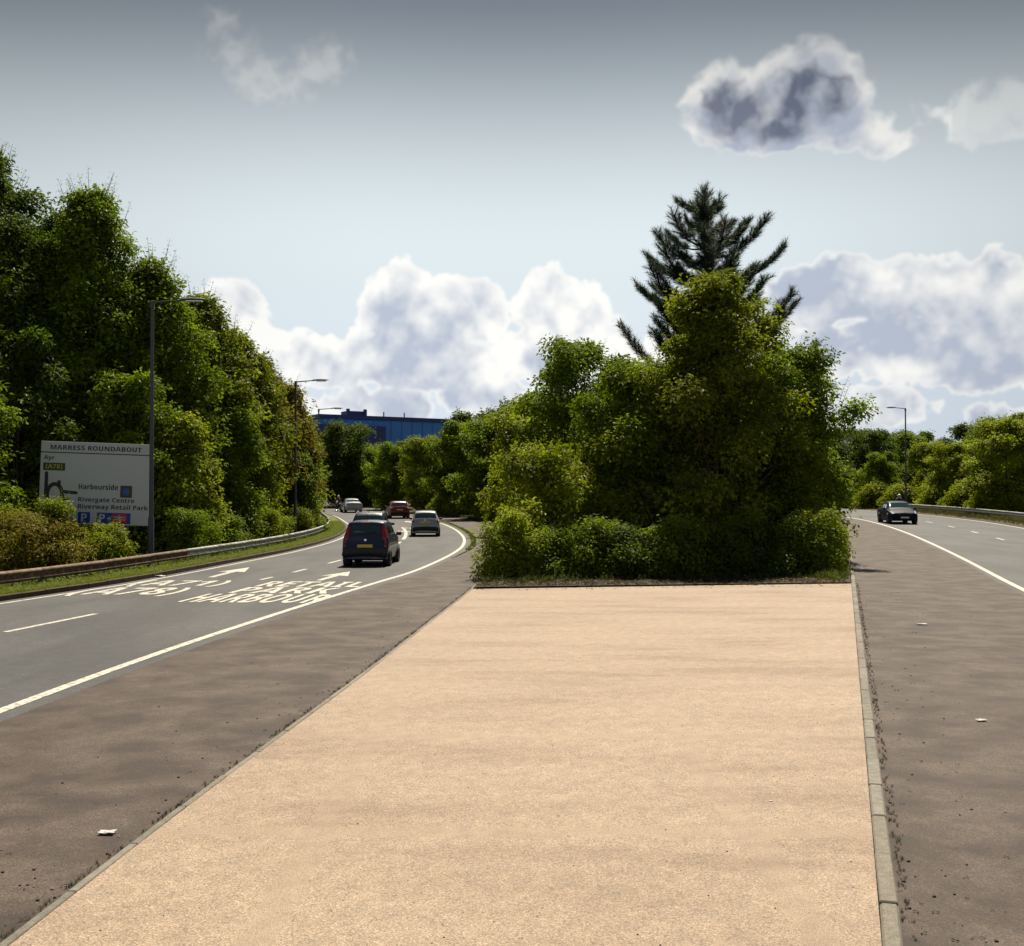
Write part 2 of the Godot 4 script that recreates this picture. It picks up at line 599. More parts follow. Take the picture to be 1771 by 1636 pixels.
# ---------------------------------------------------------------- vegetation
func leaf(st: SurfaceTool, at: Vector3, dir: Vector3, up: Vector3, l: float, w: float) -> void:
	var side := dir.cross(up).normalized()
	var n := side.cross(dir).normalized()
	var m := at + dir * l * 0.45
	var tip := at + dir * l - n * l * 0.12
	st.set_smooth_group(-1)
	for p in [at, m + side * w * 0.5 + n * w * 0.16, tip, at, tip, m - side * w * 0.5 + n * w * 0.16]:
		st.add_vertex(p)

func make_sprig(key: String, n: int, spread: float, l: float, w: float, rise: float, seed_: int) -> void:
	# a twig end with its leaves, about `spread` metres across
	rng.seed = seed_
	var st := begin()
	for i in n:
		var a := rng.randf() * TAU
		var r := spread * sqrt(rng.randf()) * 0.8
		var y := rng.randf_range(-0.5, 0.5) * spread * 0.8 + rise * r
		var at := Vector3(cos(a) * r, y, sin(a) * r)
		var b := a + rng.randf_range(-0.9, 0.9)
		var dir := Vector3(cos(b), rng.randf_range(-0.55, 0.35), sin(b)).normalized()
		var up := Vector3(rng.randf_range(-0.5, 0.5), 1, rng.randf_range(-0.5, 0.5)).normalized()
		leaf(st, at, dir, up, l * rng.randf_range(0.75, 1.25), w * rng.randf_range(0.8, 1.2))
	leaf_mesh[key] = done(st)

func make_shoot(key: String, n: int, height: float, l: float, w: float, seed_: int) -> void:
	# an upright shoot with leaves along it
	rng.seed = seed_
	var st := begin()
	tube(st, [Vector3.ZERO, Vector3(0.03, height * 0.5, 0.0), Vector3(0.0, height, 0.03)], [0.012, 0.009, 0.003], 3, false)
	for i in n:
		var f := (i + rng.randf()) / n
		var a := i * 2.4 + rng.randf() * 0.5
		var dir := Vector3(cos(a), rng.randf_range(0.1, 0.9), sin(a)).normalized()
		leaf(st, Vector3(cos(a) * 0.04, height * f, sin(a) * 0.04), dir, Vector3.UP, l * (1.1 - 0.5 * f), w * (1.1 - 0.5 * f))
	leaf_mesh[key] = done(st)

func make_tuft(key: String, n: int, height: float, w: float, seed_: int) -> void:
	rng.seed = seed_
	var st := begin()
	st.set_smooth_group(-1)
	for i in n:
		var a := rng.randf() * TAU
		var d := Vector3(cos(a), 0, sin(a))
		var s := Vector3(-d.z, 0, d.x) * w * 0.5
		var b := d * rng.randf() * 0.05
		var h := height * rng.randf_range(0.5, 1.0)
		var m := b + d * h * 0.2 + Vector3(0, h * 0.6, 0)
		var t := b + d * h * rng.randf_range(0.4, 0.7) + Vector3(0, h * 0.9, 0)
		for p in [b - s, m - s * 0.8, m + s * 0.8, b - s, m + s * 0.8, b + s, m - s * 0.8, t, m + s * 0.8]:
			st.add_vertex(p)
	leaf_mesh[key] = done(st)

func make_needles(key: String, n: int, height: float, l: float, w: float, seed_: int) -> void:
	rng.seed = seed_
	var st := begin()
	tube(st, [Vector3.ZERO, Vector3(0, height, 0)], [0.012, 0.006], 3, false)
	st.set_smooth_group(-1)
	for i in n:
		var f := (i + rng.randf()) / n
		var a := rng.randf() * TAU
		var o := Vector3(cos(a), 0, sin(a))
		var at := Vector3(0, height * f, 0)
		var tip := at + (o + Vector3(0, 0.35 + 0.7 * f, 0)).normalized() * l * rng.randf_range(0.8, 1.1)
		var s := Vector3(-o.z, 0, o.x) * w * 0.5
		for p in [at - s, tip, at + s]:
			st.add_vertex(p)
	leaf_mesh[key] = done(st)

func sprays(called: String, key: String, mat_: Material, spots: Array, parent: Node) -> MultiMeshInstance3D:
	# spots: [Transform3D, Color]
	var mm := MultiMesh.new()
	mm.transform_format = MultiMesh.TRANSFORM_3D
	mm.use_colors = true
	mm.mesh = leaf_mesh[key]
	mm.instance_count = spots.size()
	for i in spots.size():
		mm.set_instance_transform(i, spots[i][0])
		mm.set_instance_color(i, spots[i][1])
	var o := MultiMeshInstance3D.new()
	o.multimesh = mm
	o.material_override = mat_
	o.name = called if parent != self else numbered(called)
	parent.add_child(o, true)
	o.set_meta("kind", "stuff")
	return o

func shade_of(c: Array, v: float) -> Color:
	var f := 1.0 + rng.randf_range(-v, v)
	var warm := rng.randf_range(-v, v) * 0.55
	return Color(c[0] * f * (1.0 + warm), c[1] * f, c[2] * f * (1.0 - warm))

func profile(kind: String, t: float) -> float:
	match kind:
		"round": return pow(maxf(0.0, 1.0 - pow(absf(2.0 * t - 0.9) / 1.12, 2.2)), 0.5)
		"cone": return 0.15 + 0.85 * pow(1.0 - t, 0.75) * minf(1.0, t * 6.0 + 0.55)
		"column": return minf(1.0, 0.7 + t) * pow(1.0 - t * 0.94, 0.62)
		"ovate": return pow(maxf(0.0, sin(PI * pow(t * 0.95 + 0.03, 0.75))), 0.75)
		"bush": return pow(maxf(0.0, 1.0 - t * t * 0.93), 0.5) * (0.86 + 0.14 * minf(1.0, t * 5.0))
	return 1.0

func basis_up(y: Vector3, spin: float, s: float) -> Basis:
	var x := y.cross(Vector3(0.2, 0.1, 1)).normalized()
	var z := x.cross(y)
	return Basis(x, y, z).rotated(y, spin).scaled(Vector3.ONE * s)

func tree(called: String, label: String, category: String, at: Vector3, s: Dictionary, group := "") -> Node3D:
	# s: h, r, base, shape, clumps, clump, per, key, size, col, seed, wisps, lean
	var root := thing(called, label, category, at, 0.0, group)
	rng.seed = s.seed
	var h: float = s.h
	var base: float = s.get("base", 0.12) * h
	var st := begin()
	var tr: float = s.get("trunk", h * 0.013 + 0.02)
	var bend := Vector3(rng.randf_range(-0.3, 0.3), 0, rng.randf_range(-0.3, 0.3))
	var stems: int = s.get("stems", 1)
	var axis := func(y: float) -> Vector3:
		return bend * sin(y / h * 3.0) + Vector3(0, y, 0)
	for k in stems:
		var pts := []
		var rad := []
		var spread: Vector3 = Vector3.ZERO if k == 0 else Vector3(rng.randf_range(-0.4, 0.4), 0, rng.randf_range(-0.4, 0.4)) * s.r * 0.6
		for i in 9:
			var f := i / 8.0
			var y := h * 0.93 * f
			pts.append(axis.call(y) + spread * f + Vector3(0, -0.25 if i == 0 else 0.0, 0))
			rad.append(tr * (1.35 if i == 0 else 1.0) * pow(1.0 - f * 0.93, 0.8))
		tube(st, pts, rad, 8)
	var spots := []
	var n: int = s.clumps
	var per: int = s.per
	var cr: float = s.clump
	var col: Array = s.col
	var size: float = s.get("size", 1.0)
	# boughs: the big lobes of the crown; the leaf clumps sit on them
	var boughs := []
	var nb: int = int(s.get("boughs", 15) * 1.35)
	for i in nb:
		var t := clampf((i + rng.randf()) / nb, 0.0, 1.0)
		if s.get("low", 0.0) > 0.0:
			t = pow(t, 1.0 + s.low)
		var a := i * 2.399 + rng.randf_range(-0.6, 0.6)
		var rr: float = s.r * profile(s.shape, t) * rng.randf_range(0.82, 1.22)
		var rb: float = clampf(rr * rng.randf_range(0.36, 0.66) * lerpf(1.05, 0.72, t), cr * 0.6, s.r * 0.62)
		var q := maxf(0.0, rr - rb * 0.9)
		var y := base + t * (h - base)
		var c: Vector3 = axis.call(y) + Vector3(cos(a) * q, 0, sin(a) * q)
		c.y = clampf(c.y + rng.randf_range(-0.3, 0.3) * rb, rb * 0.45, h - rb * (0.9 if s.shape != "ovate" else 0.5))
		var lift: float = 1.1 if s.shape == "ovate" else 0.35
		var bdir := Vector3(cos(a), lift + 0.5 * t + rng.randf_range(-0.25, 0.35), sin(a)).normalized()
		boughs.append([c, rb, bdir])
		var y0 := maxf(base * 0.6, c.y - q * 0.8 - 0.3)
		var p0: Vector3 = axis.call(y0)
		var lr := tr * 0.5 * (1.0 - y0 / h * 0.8)
		tube(st, [p0, p0.lerp(c, 0.5) + Vector3(0, -0.10 * q, 0), c], [lr, lr * 0.7, lr * 0.35], 5, false)
	for i in n:
		var bo: Array = boughs[i % nb]
		var d0 := Vector3(rng.randfn(), rng.randfn() * 0.9 + 0.15, rng.randfn()).normalized()
		var along := rng.randf_range(-0.95, 1.15)
		var c: Vector3 = bo[0] + bo[2] * bo[1] * along + d0 * bo[1] * rng.randf_range(0.15, 0.72) * (1.15 - 0.5 * maxf(along, 0.0))
		c.y = minf(c.y, h)
		if i % 3 == 0:
			var lr := tr * 0.13 + 0.004
			tube(st, [bo[0], (bo[0] + c) * 0.5 + Vector3(0, -0.05, 0), c], [lr, lr * 0.7, lr * 0.3], 4, false)
		var k := cr * rng.randf_range(0.5, 1.45)
		var tone := 1.0 + rng.randf_range(-0.3, 0.3)
		for j in int(per * 0.62):
			var d := Vector3(rng.randfn(), rng.randfn(), rng.randfn()).normalized()
			var o := d * k * pow(rng.randf(), 0.5)
			o.y *= 0.62
			var p := c + o
			if p.y < 0.12:
				p.y = rng.randf_range(0.12, 0.4)
			var up := (Vector3(0, 0.8, 0) + d * 0.6 + Vector3(rng.randf_range(-0.6, 0.6), 0, rng.randf_range(-0.6, 0.6))).normalized()
			var cc := shade_of(col, 0.24)
			cc = Color(cc.r * tone, cc.g * tone, cc.b * tone)
			spots.append([Transform3D(basis_up(up, rng.randf() * TAU, size * rng.randf_range(0.7, 1.2)), p), cc])
	put("trunk", done(st), M.bark, root)
	sprays("crown", s.key, s.get("mat", M.leaf), spots, root)
	var wisps: int = s.get("wisps", 0)
	if wisps > 0:
		var ws := []
		for i in wisps:
			var a := rng.randf() * TAU
			var t := rng.randf_range(s.get("wisp_from", 0.55), 0.97)
			var rr: float = s.r * profile(s.shape, t) * rng.randf_range(0.4, 1.0)
			var p: Vector3 = axis.call(base + t * (h - base)) + Vector3(cos(a) * rr, 0, sin(a) * rr)
			var up := Vector3(cos(a) * 0.35, 1.0, sin(a) * 0.35).normalized()
			ws.append([Transform3D(basis_up(up, rng.randf() * TAU, s.get("wisp_size", 1.0) * rng.randf_range(0.7, 1.3)), p), shade_of(col, 0.25)])
		sprays("shoot", "shoot", M.leaf, ws, root)
	return root

func pine(label: String, at: Vector3, h: float) -> Node3D:
	var root := thing("pine_tree", label, "tree", at)
	rng.seed = 901
	var st := begin()
	var pts := []
	var rad := []
	for i in 12:
		var f := i / 11.0
		pts.append(Vector3(0.18 * sin(f * 5.0), h * f - (0.3 if i == 0 else 0.0), 0.1 * sin(f * 4.0)))
		rad.append(0.20 * pow(1.0 - f, 0.8) + 0.012)
	tube(st, pts, rad, 9)
	var spots := []
	var whorls := 14
	for wv in whorls:
		var f := 0.30 + 0.63 * pow(float(wv) / (whorls - 1), 0.92)
		var y := h * f
		var n := 5 + wv % 2
		var reach: float = minf(4.1, 0.30 + 10.6 * (1.0 - f))
		var a0 := rng.randf() * TAU
		for k in n:
			var a := a0 + TAU * k / n + rng.randf_range(-0.35, 0.35)
			var l := reach * rng.randf_range(0.5, 1.08)
			var d := Vector3(cos(a), 0, sin(a))
			var curve := rng.randf_range(0.25, 0.62)
			var o := Vector3(0.18 * sin(f * 5.0), y + rng.randf_range(-0.25, 0.25), 0.1 * sin(f * 4.0))
			var bp := []
			var br := []
			for i in 7:
				var g := i / 6.0
				bp.append(o + d * l * g + Vector3(0, l * (curve * 0.50 * g + curve * 0.65 * pow(g, 3.0) - 0.08 * sin(g * PI)), 0))
				br.append((0.026 + 0.012 * l) * (1.0 - g) + 0.008)
			tube(st, bp, br, 5, false)
			var steps := int(l / 0.16) + 2
			for i in steps:
				var g := lerpf(0.38 if l > 1.2 else 0.15, 1.0, (i + rng.randf() * 0.5) / steps)
				var i0 := mini(int(g * 6.0), 5)
				var p: Vector3 = bp[i0].lerp(bp[i0 + 1], g * 6.0 - i0)
				var tan: Vector3 = (bp[i0 + 1] - bp[i0]).normalized()
				for m in (3 if g < 0.9 else 3):
					var side: Vector3 = tan.cross(Vector3.UP).normalized() * ([-1.0, 1.0, 0.0, 0.4][m]) * rng.randf_range(0.5, 1.1)
					var up: Vector3 = (tan * rng.randf_range(0.5, 1.1) + side * 1.1 + Vector3(0, rng.randf_range(-0.1, 0.9), 0)).normalized()
					var off: Vector3 = up * rng.randf_range(0.0, 0.30 * (1.2 - g))
					spots.append([Transform3D(basis_up(up, rng.randf() * TAU, rng.randf_range(0.9, 1.5)), p + off), shade_of([0.030, 0.056, 0.033], 0.4)])
	for i in 22:
		var a := i * 2.4
		spots.append([Transform3D(basis_up(Vector3(cos(a) * 0.45, 1, sin(a) * 0.45).normalized(), a, 1.25), Vector3(0.18 * sin(5.0), h - 1.15 + 0.052 * i, 0.1 * sin(4.0))), shade_of([0.022, 0.042, 0.027], 0.2)])
	put("trunk", done(st), M.bark, root)
	sprays("crown", "needles", M.needle, spots, root)
	return root

# ---------------------------------------------------------------- vehicles
# A body is a loft: stations from nose to tail [z, floor, belt, top, half width, half width of the top]
func body_point(sts: Array, u: float, v: float) -> Vector3:
	var i := clampi(int(floor(u)), 0, sts.size() - 2)
	var f := u - i
	var s := []
	for k in 6:
		s.append(lerpf(sts[i][k], sts[i + 1][k], f))
	var y0: float = s[1]
	var b: float = minf(s[2], s[3] - 0.02)
	var t: float = s[3]
	var w: float = s[4]
	var wt: float = s[5]
	var hgt := b - y0
	var k := clampf((t - b) / 0.3, 0.0, 1.0)
	var p := [Vector2(0, y0), Vector2(0.84 * w, y0), Vector2(0.965 * w, y0 + 0.22 * hgt), Vector2(w, y0 + 0.58 * hgt), Vector2(0.972 * w, b),
		Vector2(wt + 0.03 * k, t - 0.085 * k - 0.012), Vector2(wt * 0.84, t - 0.004), Vector2(0, t + 0.022)]
	var j := clampi(int(floor(v)), 0, 6)
	var g := v - j
	var q: Vector2
	if j == 4 or j == 0:
		q = p[j].lerp(p[j + 1], g)
	else:
		var a: Vector2 = p[maxi(j - 1, 0)]
		var d: Vector2 = p[j + 2] if j < 6 else Vector2(-p[6].x, p[6].y)
		q = p[j].cubic_interpolate(p[j + 1], a, d, g)
	return Vector3(q.x, q.y, s[0])

func body_normal(sts: Array, u: float, v: float) -> Vector3:
	var e := 0.04
	var du := body_point(sts, minf(u + e, sts.size() - 1.001), v) - body_point(sts, maxf(u - e, 0.0), v)
	var dv := body_point(sts, u, minf(v + e, 6.999)) - body_point(sts, u, maxf(v - e, 0.001))
	return dv.cross(du).normalized()

func body_shell(sts: Array) -> ArrayMesh:
	var st := begin()
	st.set_smooth_group(0)
	var nu := (sts.size() - 1) * 4
	var nv := 28
	for sg in [1.0, -1.0]:
		for i in nu:
			for j in nv:
				var q := []
				for w in [[i, j], [i + 1, j], [i + 1, j + 1], [i, j + 1]]:
					var p := body_point(sts, w[0] / 4.0, w[1] / 4.0)
					p.x *= sg
					q.append(p)
				if sg > 0:
					quad(st, q[0], q[1], q[2], q[3])
				else:
					quad(st, q[0], q[3], q[2], q[1])
	st.set_smooth_group(-1)
	for e in [0, sts.size() - 1]:
		var c := Vector3(0, (sts[e][1] + sts[e][3]) * 0.5, sts[e][0])
		var mid := c + Vector3(0, 0, 1.0 if e == 0 else -1.0)
		for sg in [1.0, -1.0]:
			for j in nv:
				var a := body_point(sts, e, j / 4.0)
				var b := body_point(sts, e, (j + 1) / 4.0)
				a.x *= sg
				b.x *= sg
				otri(st, c, a, b, mid)
	return done(st)

func patch(sts: Array, u0: float, u1: float, v0: float, v1: float, sides: Array, proud := 0.006) -> ArrayMesh:
	# a piece of the body's skin, set a little proud of it, with a thin edge
	var st := begin()
	st.set_smooth_group(0)
	var nu := maxi(3, int((u1 - u0) * 5))
	var nv := maxi(3, int((v1 - v0) * 6))
	for sg in sides:
		for i in nu:
			for j in nv:
				var q := []
				for w in [[i, j], [i + 1, j], [i + 1, j + 1], [i, j + 1]]:
					var u := lerpf(u0, u1, float(w[0]) / nu)
					var v := lerpf(v0, v1, float(w[1]) / nv)
					var n := body_normal(sts, u, v)
					var edge: bool = w[0] == 0 or w[0] == nu or w[1] == 0 or (w[1] == nv and v1 < 6.99)
					var p := body_point(sts, u, v) + n * (-0.004 if edge else proud)
					if v > 6.99:
						p.x = 0.0
					p.x *= sg
					q.append(p)
				if sg > 0:
					quad(st, q[0], q[1], q[2], q[3])
				else:
					quad(st, q[0], q[3], q[2], q[1])
	return done(st)

func car(called: String, label: String, category: String, at: Vector3, turn: float, sts: Array, coat: Material, o: Dictionary) -> Node3D:
	var root := thing(called, label, category, at, turn)
	put("body", body_shell(sts), coat, root)
	var w: float = o.w
	var ws: Array = o.ws        # stations of windscreen and roof: foot, top, roof end, foot of the rear window
	put("windscreen", patch(sts, ws[0] + 0.08, ws[1] - 0.06, 5.12, 7.0, [1, -1]), M.glass, root)
	put("rear_window", patch(sts, ws[2] + 0.12, ws[3] - 0.05, o.get("rw", 5.3), 7.0, [1, -1]), M.glass, root)
	for sg in [1, -1]:
		var us := [ws[1] - 0.45, ws[1] + 0.62, ws[1] + 0.72, ws[2] - 0.05]
		put("side_window", patch(sts, us[0], us[1], 4.12, 4.86, [sg]), M.glass, root)
		put("side_window", patch(sts, us[2], us[3], 4.12, 4.86, [sg]), M.glass, root)
		for t in o.tails:
			put("tail_lamp", patch(sts, t[0], t[1], t[2], t[3], [sg], 0.014), M.tail if t.size() < 5 else M.tail_clear, root)
		for t in o.heads:
			put("headlamp", patch(sts, t[0], t[1], t[2], t[3], [sg], 0.012), M.lens, root)
	var last := sts.size() - 1
	if o.has("bumper"):
		put("bumper", patch(sts, o.bumper[0], last - 0.02, o.bumper[1], 7.0, [1, -1], 0.02), M.plastic if o.get("dark_bumper", true) else coat, root)
	if o.has("grille"):
		put("grille", patch(sts, o.grille[0], o.grille[1], 6.1, 7.0, [1, -1], 0.008), M.plastic, root)
		put("grille_bar", patch(sts, o.grille[1] - 0.16, o.grille[1] - 0.08, 6.15, 7.0, [1, -1], 0.02), M.chrome, root)
	# wheels
	var wr: float = o.wr
	var z_front: float = -o.wb * 0.5 + o.get("shift", 0.0)
	for z in [z_front, z_front + o.wb]:
		for sg in [1.0, -1.0]:
			var x: float = sg * (w - 0.10)
			var arch := begin()
			lathe_x(arch, [Vector2(-0.13, wr + 0.055), Vector2(0.108, wr + 0.055), Vector2(0.108, 0.0)] if sg > 0 else [Vector2(-0.108, 0.0), Vector2(-0.108, wr + 0.055), Vector2(0.13, wr + 0.055)], Vector3(x, wr + 0.02, z), 22)
			put("wheel_arch", done(arch), M.plastic, root)
			var ty := begin()
			lathe_x(ty, [Vector2(-0.09, wr * 0.55), Vector2(-0.10, wr * 0.9), Vector2(-0.075, wr), Vector2(0.075, wr), Vector2(0.10, wr * 0.9), Vector2(0.095, wr * 0.62), Vector2(0.06, wr * 0.60)], Vector3(x + sg * 0.025, wr, z), 22)
			var wheel := put("wheel", done(ty), M.rubber, root)
			var rm := begin()
			lathe_x(rm, [Vector2(sg * 0.035, 0.0), Vector2(sg * 0.05, wr * 0.18), Vector2(sg * 0.04, wr * 0.25)], Vector3(x + sg * 0.045, wr, z), 14)
			for k in 5:
				var g := TAU * k / 5.0
				box(rm, Vector3.ZERO, Vector3(0.025, wr * 0.5, wr * 0.19), 0.0, Transform3D(Basis(Vector3.RIGHT, g), Vector3(x + sg * 0.082, wr + cos(g) * wr * 0.37, z + sin(g) * wr * 0.37)))
			lathe_x(rm, [Vector2(0, wr * 0.57), Vector2(sg * 0.03, wr * 0.66)], Vector3(x + sg * 0.085, wr, z), 22)
			put("rim", done(rm), M.alloy, wheel)
	for sg in [1.0, -1.0]:
		var mi := begin()
		var mu: float = ws[0] + 0.45
		var mp := body_point(sts, mu, 4.15)
		box(mi, Vector3(sg * (mp.x + 0.11), mp.y + 0.05, mp.z), Vector3(0.19, 0.13, 0.10), 0.03)
		box(mi, Vector3(sg * (mp.x + 0.01), mp.y, mp.z), Vector3(0.10, 0.04, 0.05), 0.01)
		put("door_mirror", done(mi), o.get("mirror", M.plastic), root)
		var hd := begin()
		var hp := body_point(sts, ws[1] + 0.5, 3.75)
		box(hd, Vector3(sg * (hp.x + 0.015), hp.y, hp.z), Vector3(0.03, 0.03, 0.20), 0.008)
		put("door_handle", done(hd), o.get("handle", coat), root)
	# number plates
	var pl := begin()
	var pp: Vector3 = o.plate
	box(pl, pp, Vector3(0.52, 0.115, 0.012), 0.003, Transform3D.IDENTITY)
	put("number_plate", done(pl), M.plate_yellow, root)
	var pf := begin()
	box(pf, o.front_plate, Vector3(0.52, 0.11, 0.012), 0.003)
	put("number_plate", done(pf), M.plate_white, root)
	if o.get("rails", false):
		for sg in [1.0, -1.0]:
			var rl := begin()
			var pts := []
			for i in 9:
				var u := lerpf(ws[1] + 0.1, ws[2] - 0.1, i / 8.0)
				var p := body_point(sts, u, 5.7)
				pts.append(Vector3(sg * p.x, p.y + (0.055 if i > 0 and i < 8 else 0.0), p.z))
			tube(rl, pts, [0.018, 0.018, 0.018, 0.018, 0.018, 0.018, 0.018, 0.018, 0.018], 6)
			put("roof_rail", done(rl), M.alloy, root)
	var ae := begin()
	var ap: Vector3 = body_point(sts, ws[2] - 0.12, 6.95)
	tube(ae, [Vector3(0, ap.y - 0.01, ap.z), Vector3(0, ap.y + 0.26, ap.z + 0.13)], [0.008, 0.004], 5)
	put("aerial", done(ae), M.plastic, root)
	if o.get("wiper", true):
		var wi := begin()
		var wp := body_point(sts, ws[3] - 0.08, 6.9)
		tube(wi, [Vector3(0, wp.y, wp.z + 0.03), Vector3(0.36, wp.y + 0.07, wp.z + 0.02)], [0.012, 0.007], 5)
		put("rear_wiper", done(wi), M.plastic, root)
	if o.has("badge"):
		var bd := begin()
		var bp: Vector3 = o.badge
		for k in 14:
			var g := TAU * k / 14.0
			var g2 := TAU * (k + 1) / 14.0
			otri(bd, bp + Vector3(0, 0, 0.012), bp + Vector3(cos(g) * 0.045, sin(g) * 0.045, 0), bp + Vector3(cos(g2) * 0.045, sin(g2) * 0.045, 0), bp - Vector3(0, 0, 1))
		put("badge", done(bd), M.chrome, root)
	if o.has("stop_lamp"):
		var sl := begin()
		var sp: Vector3 = o.stop_lamp
		box(sl, sp, Vector3(0.34, 0.03, 0.03), 0.008)
		put("stop_lamp", done(sl), M.tail_clear, root)
	var ex := begin()
	tube(ex, [Vector3(-w * 0.5, 0.24, sts[last][0] - 0.25), Vector3(-w * 0.5, 0.24, sts[last][0] + 0.05)], [0.03, 0.03], 8)
	put("exhaust", done(ex), M.plastic, root)
	return root

# ---------------------------------------------------------------- people on motorcycles
func capsule_field(p: Vector3, bones: Array) -> float:
	var d := 9.0
	for b in bones:
		var a: Vector3 = b[0]
		var ba: Vector3 = b[1] - a
		var t := clampf((p - a).dot(ba) / maxf(ba.length_squared(), 1e-6), 0.0, 1.0)
		var e := (p - a - ba * t).length() - lerpf(b[2], b[3], t)
		var k := 0.045
		var h := clampf(0.5 + 0.5 * (d - e) / k, 0.0, 1.0)
		d = lerpf(d, e, h) - k * h * (1.0 - h)
	return d

func net(bones: Array, cell: float) -> ArrayMesh:
	# surface nets over the joined field of tapered capsules
	var lo := Vector3.ONE * 99.0
	var hi := Vector3.ONE * -99.0
	for b in bones:
		for k in 2:
			var r := Vector3.ONE * (maxf(b[2], b[3]) + cell * 2.5)
			lo = lo.min(b[k] - r)
			hi = hi.max(b[k] + r)
	var n := Vector3i(((hi - lo) / cell).ceil()) + Vector3i.ONE
	var f := PackedFloat32Array()
	f.resize(n.x * n.y * n.z)
	for z in n.z:
		for y in n.y:
			for x in n.x:
				f[(z * n.y + y) * n.x + x] = capsule_field(lo + Vector3(x, y, z) * cell, bones)
	var at := {}
	var st := begin()
	st.set_smooth_group(0)
	var idx := func(x: int, y: int, z: int) -> int: return (z * n.y + y) * n.x + x
	for z in n.z - 1:
		for y in n.y - 1:
			for x in n.x - 1:
				var sum := Vector3.ZERO
				var c := 0
				var corner := []
				for k in 8:
					corner.append(f[((z + (k >> 2)) * n.y + y + ((k >> 1) & 1)) * n.x + x + (k & 1)])
				for k in 8:
					for bit in [1, 2, 4]:
						if k & bit == 0 and (corner[k] < 0.0) != (corner[k | bit] < 0.0):
							var t: float = corner[k] / (corner[k] - corner[k | bit])
							var a := Vector3(k & 1, (k >> 1) & 1, k >> 2)
							var b := Vector3((k | bit) & 1, ((k | bit) >> 1) & 1, (k | bit) >> 2)
							sum += a.lerp(b, t)
							c += 1
				if c:
					at[idx.call(x, y, z)] = lo + (Vector3(x, y, z) + sum / c) * cell
	for z in range(1, n.z - 1):
		for y in range(1, n.y - 1):
			for x in range(1, n.x - 1):
				var v := f[idx.call(x, y, z)]
				for ax in 3:
					var w := f[idx.call(x + int(ax == 0), y + int(ax == 1), z + int(ax == 2))]
					if (v < 0.0) == (w < 0.0):
						continue
					var q := []
					for k in [[0, 0], [1, 0], [1, 1], [0, 1]]:
						var o := [x, y, z]
						o[(ax + 1) % 3] -= k[0]
						o[(ax + 2) % 3] -= k[1]
						q.append(at[idx.call(o[0], o[1], o[2])])
					if v < 0.0:
						quad(st, q[0], q[3], q[2], q[1])
					else:
						quad(st, q[0], q[1], q[2], q[3])
	return done(st)

func rider(label: String, at: Vector3, turn: float, suit: Material, helmet: Material) -> void:
	# seated on a motorcycle, nose to -z
	var root := thing("person", label, "person", at, turn)
	var bones := []
	var hip := Vector3(0, 0.86, 0.18)
	var chest := Vector3(0, 1.22, 0.0)
	var neck := Vector3(0, 1.42, -0.06)
	bones.append([hip, chest, 0.145, 0.16])
	bones.append([chest + Vector3(-0.13, 0.09, 0), chest + Vector3(0.13, 0.09, 0), 0.10, 0.10])
	bones.append([chest, neck, 0.09, 0.058])
	bones.append([neck, Vector3(0, 1.54, -0.10), 0.058, 0.085])
	for sg in [-1.0, 1.0]:
		var sh := Vector3(sg * 0.20, 1.32, -0.02)
		var el := Vector3(sg * 0.30, 1.08, -0.18)
		var ha := Vector3(sg * 0.33, 1.02, -0.43)
		bones.append([sh, el, 0.068, 0.05])
		bones.append([el, ha, 0.05, 0.035])
		bones.append([ha, ha + Vector3(0, 0.0, -0.07), 0.038, 0.035])
		var kn := Vector3(sg * 0.24, 0.74, -0.22)
		var an := Vector3(sg * 0.20, 0.36, 0.06)
		bones.append([hip + Vector3(sg * 0.10, -0.02, 0), kn, 0.095, 0.065])
		bones.append([kn, an, 0.062, 0.045])
		bones.append([an + Vector3(0, -0.05, 0.03), an + Vector3(0, -0.06, -0.17), 0.045, 0.038])
	put("body", net(bones, 0.03), suit, root)
	var gl := begin()
	for sg in [-1.0, 1.0]:
		for k in 4:
			var b := Vector3(sg * (0.30 + k * 0.02), 1.035, -0.50)
			tube(gl, [b, b + Vector3(0, 0.008, -0.035), b + Vector3(0, -0.025, -0.055), b + Vector3(0, -0.045, -0.03)], [0.010, 0.010, 0.009, 0.008], 5)
		tube(gl, [Vector3(sg * 0.295, 1.02, -0.46), Vector3(sg * 0.275, 1.0, -0.50), Vector3(sg * 0.28, 0.985, -0.53)], [0.011, 0.010, 0.009], 5)
	put("glove", done(gl), M.plastic, root)
	var hm := begin()
	hm.set_smooth_group(0)
	var sp := SphereMesh.new()
	sp.radius = 0.138
	sp.height = 0.30
	sp.radial_segments = 20
	sp.rings = 12
	hm.append_from(sp, 0, Transform3D(Basis(Vector3.RIGHT, -0.15).scaled(Vector3(0.92, 1.0, 1.08)), Vector3(0, 1.565, -0.10)))
	var hel := put("helmet", hm.commit(), helmet, root)
	var vz := begin()
	vz.set_smooth_group(0)
	for i in 10:
		for j in 3:
			var q := []
			for w in [[i, j], [i + 1, j], [i + 1, j + 1], [i, j + 1]]:
				var a: float = -1.15 + 2.3 * w[0] / 10.0
				var y: float = 1.525 + 0.085 * w[1] / 3.0
				q.append(Vector3(sin(a) * 0.134, y, -0.105 - cos(a) * 0.152))
			quad(vz, q[0], q[1], q[2], q[3])
	put("visor", done(vz), M.glass, hel)

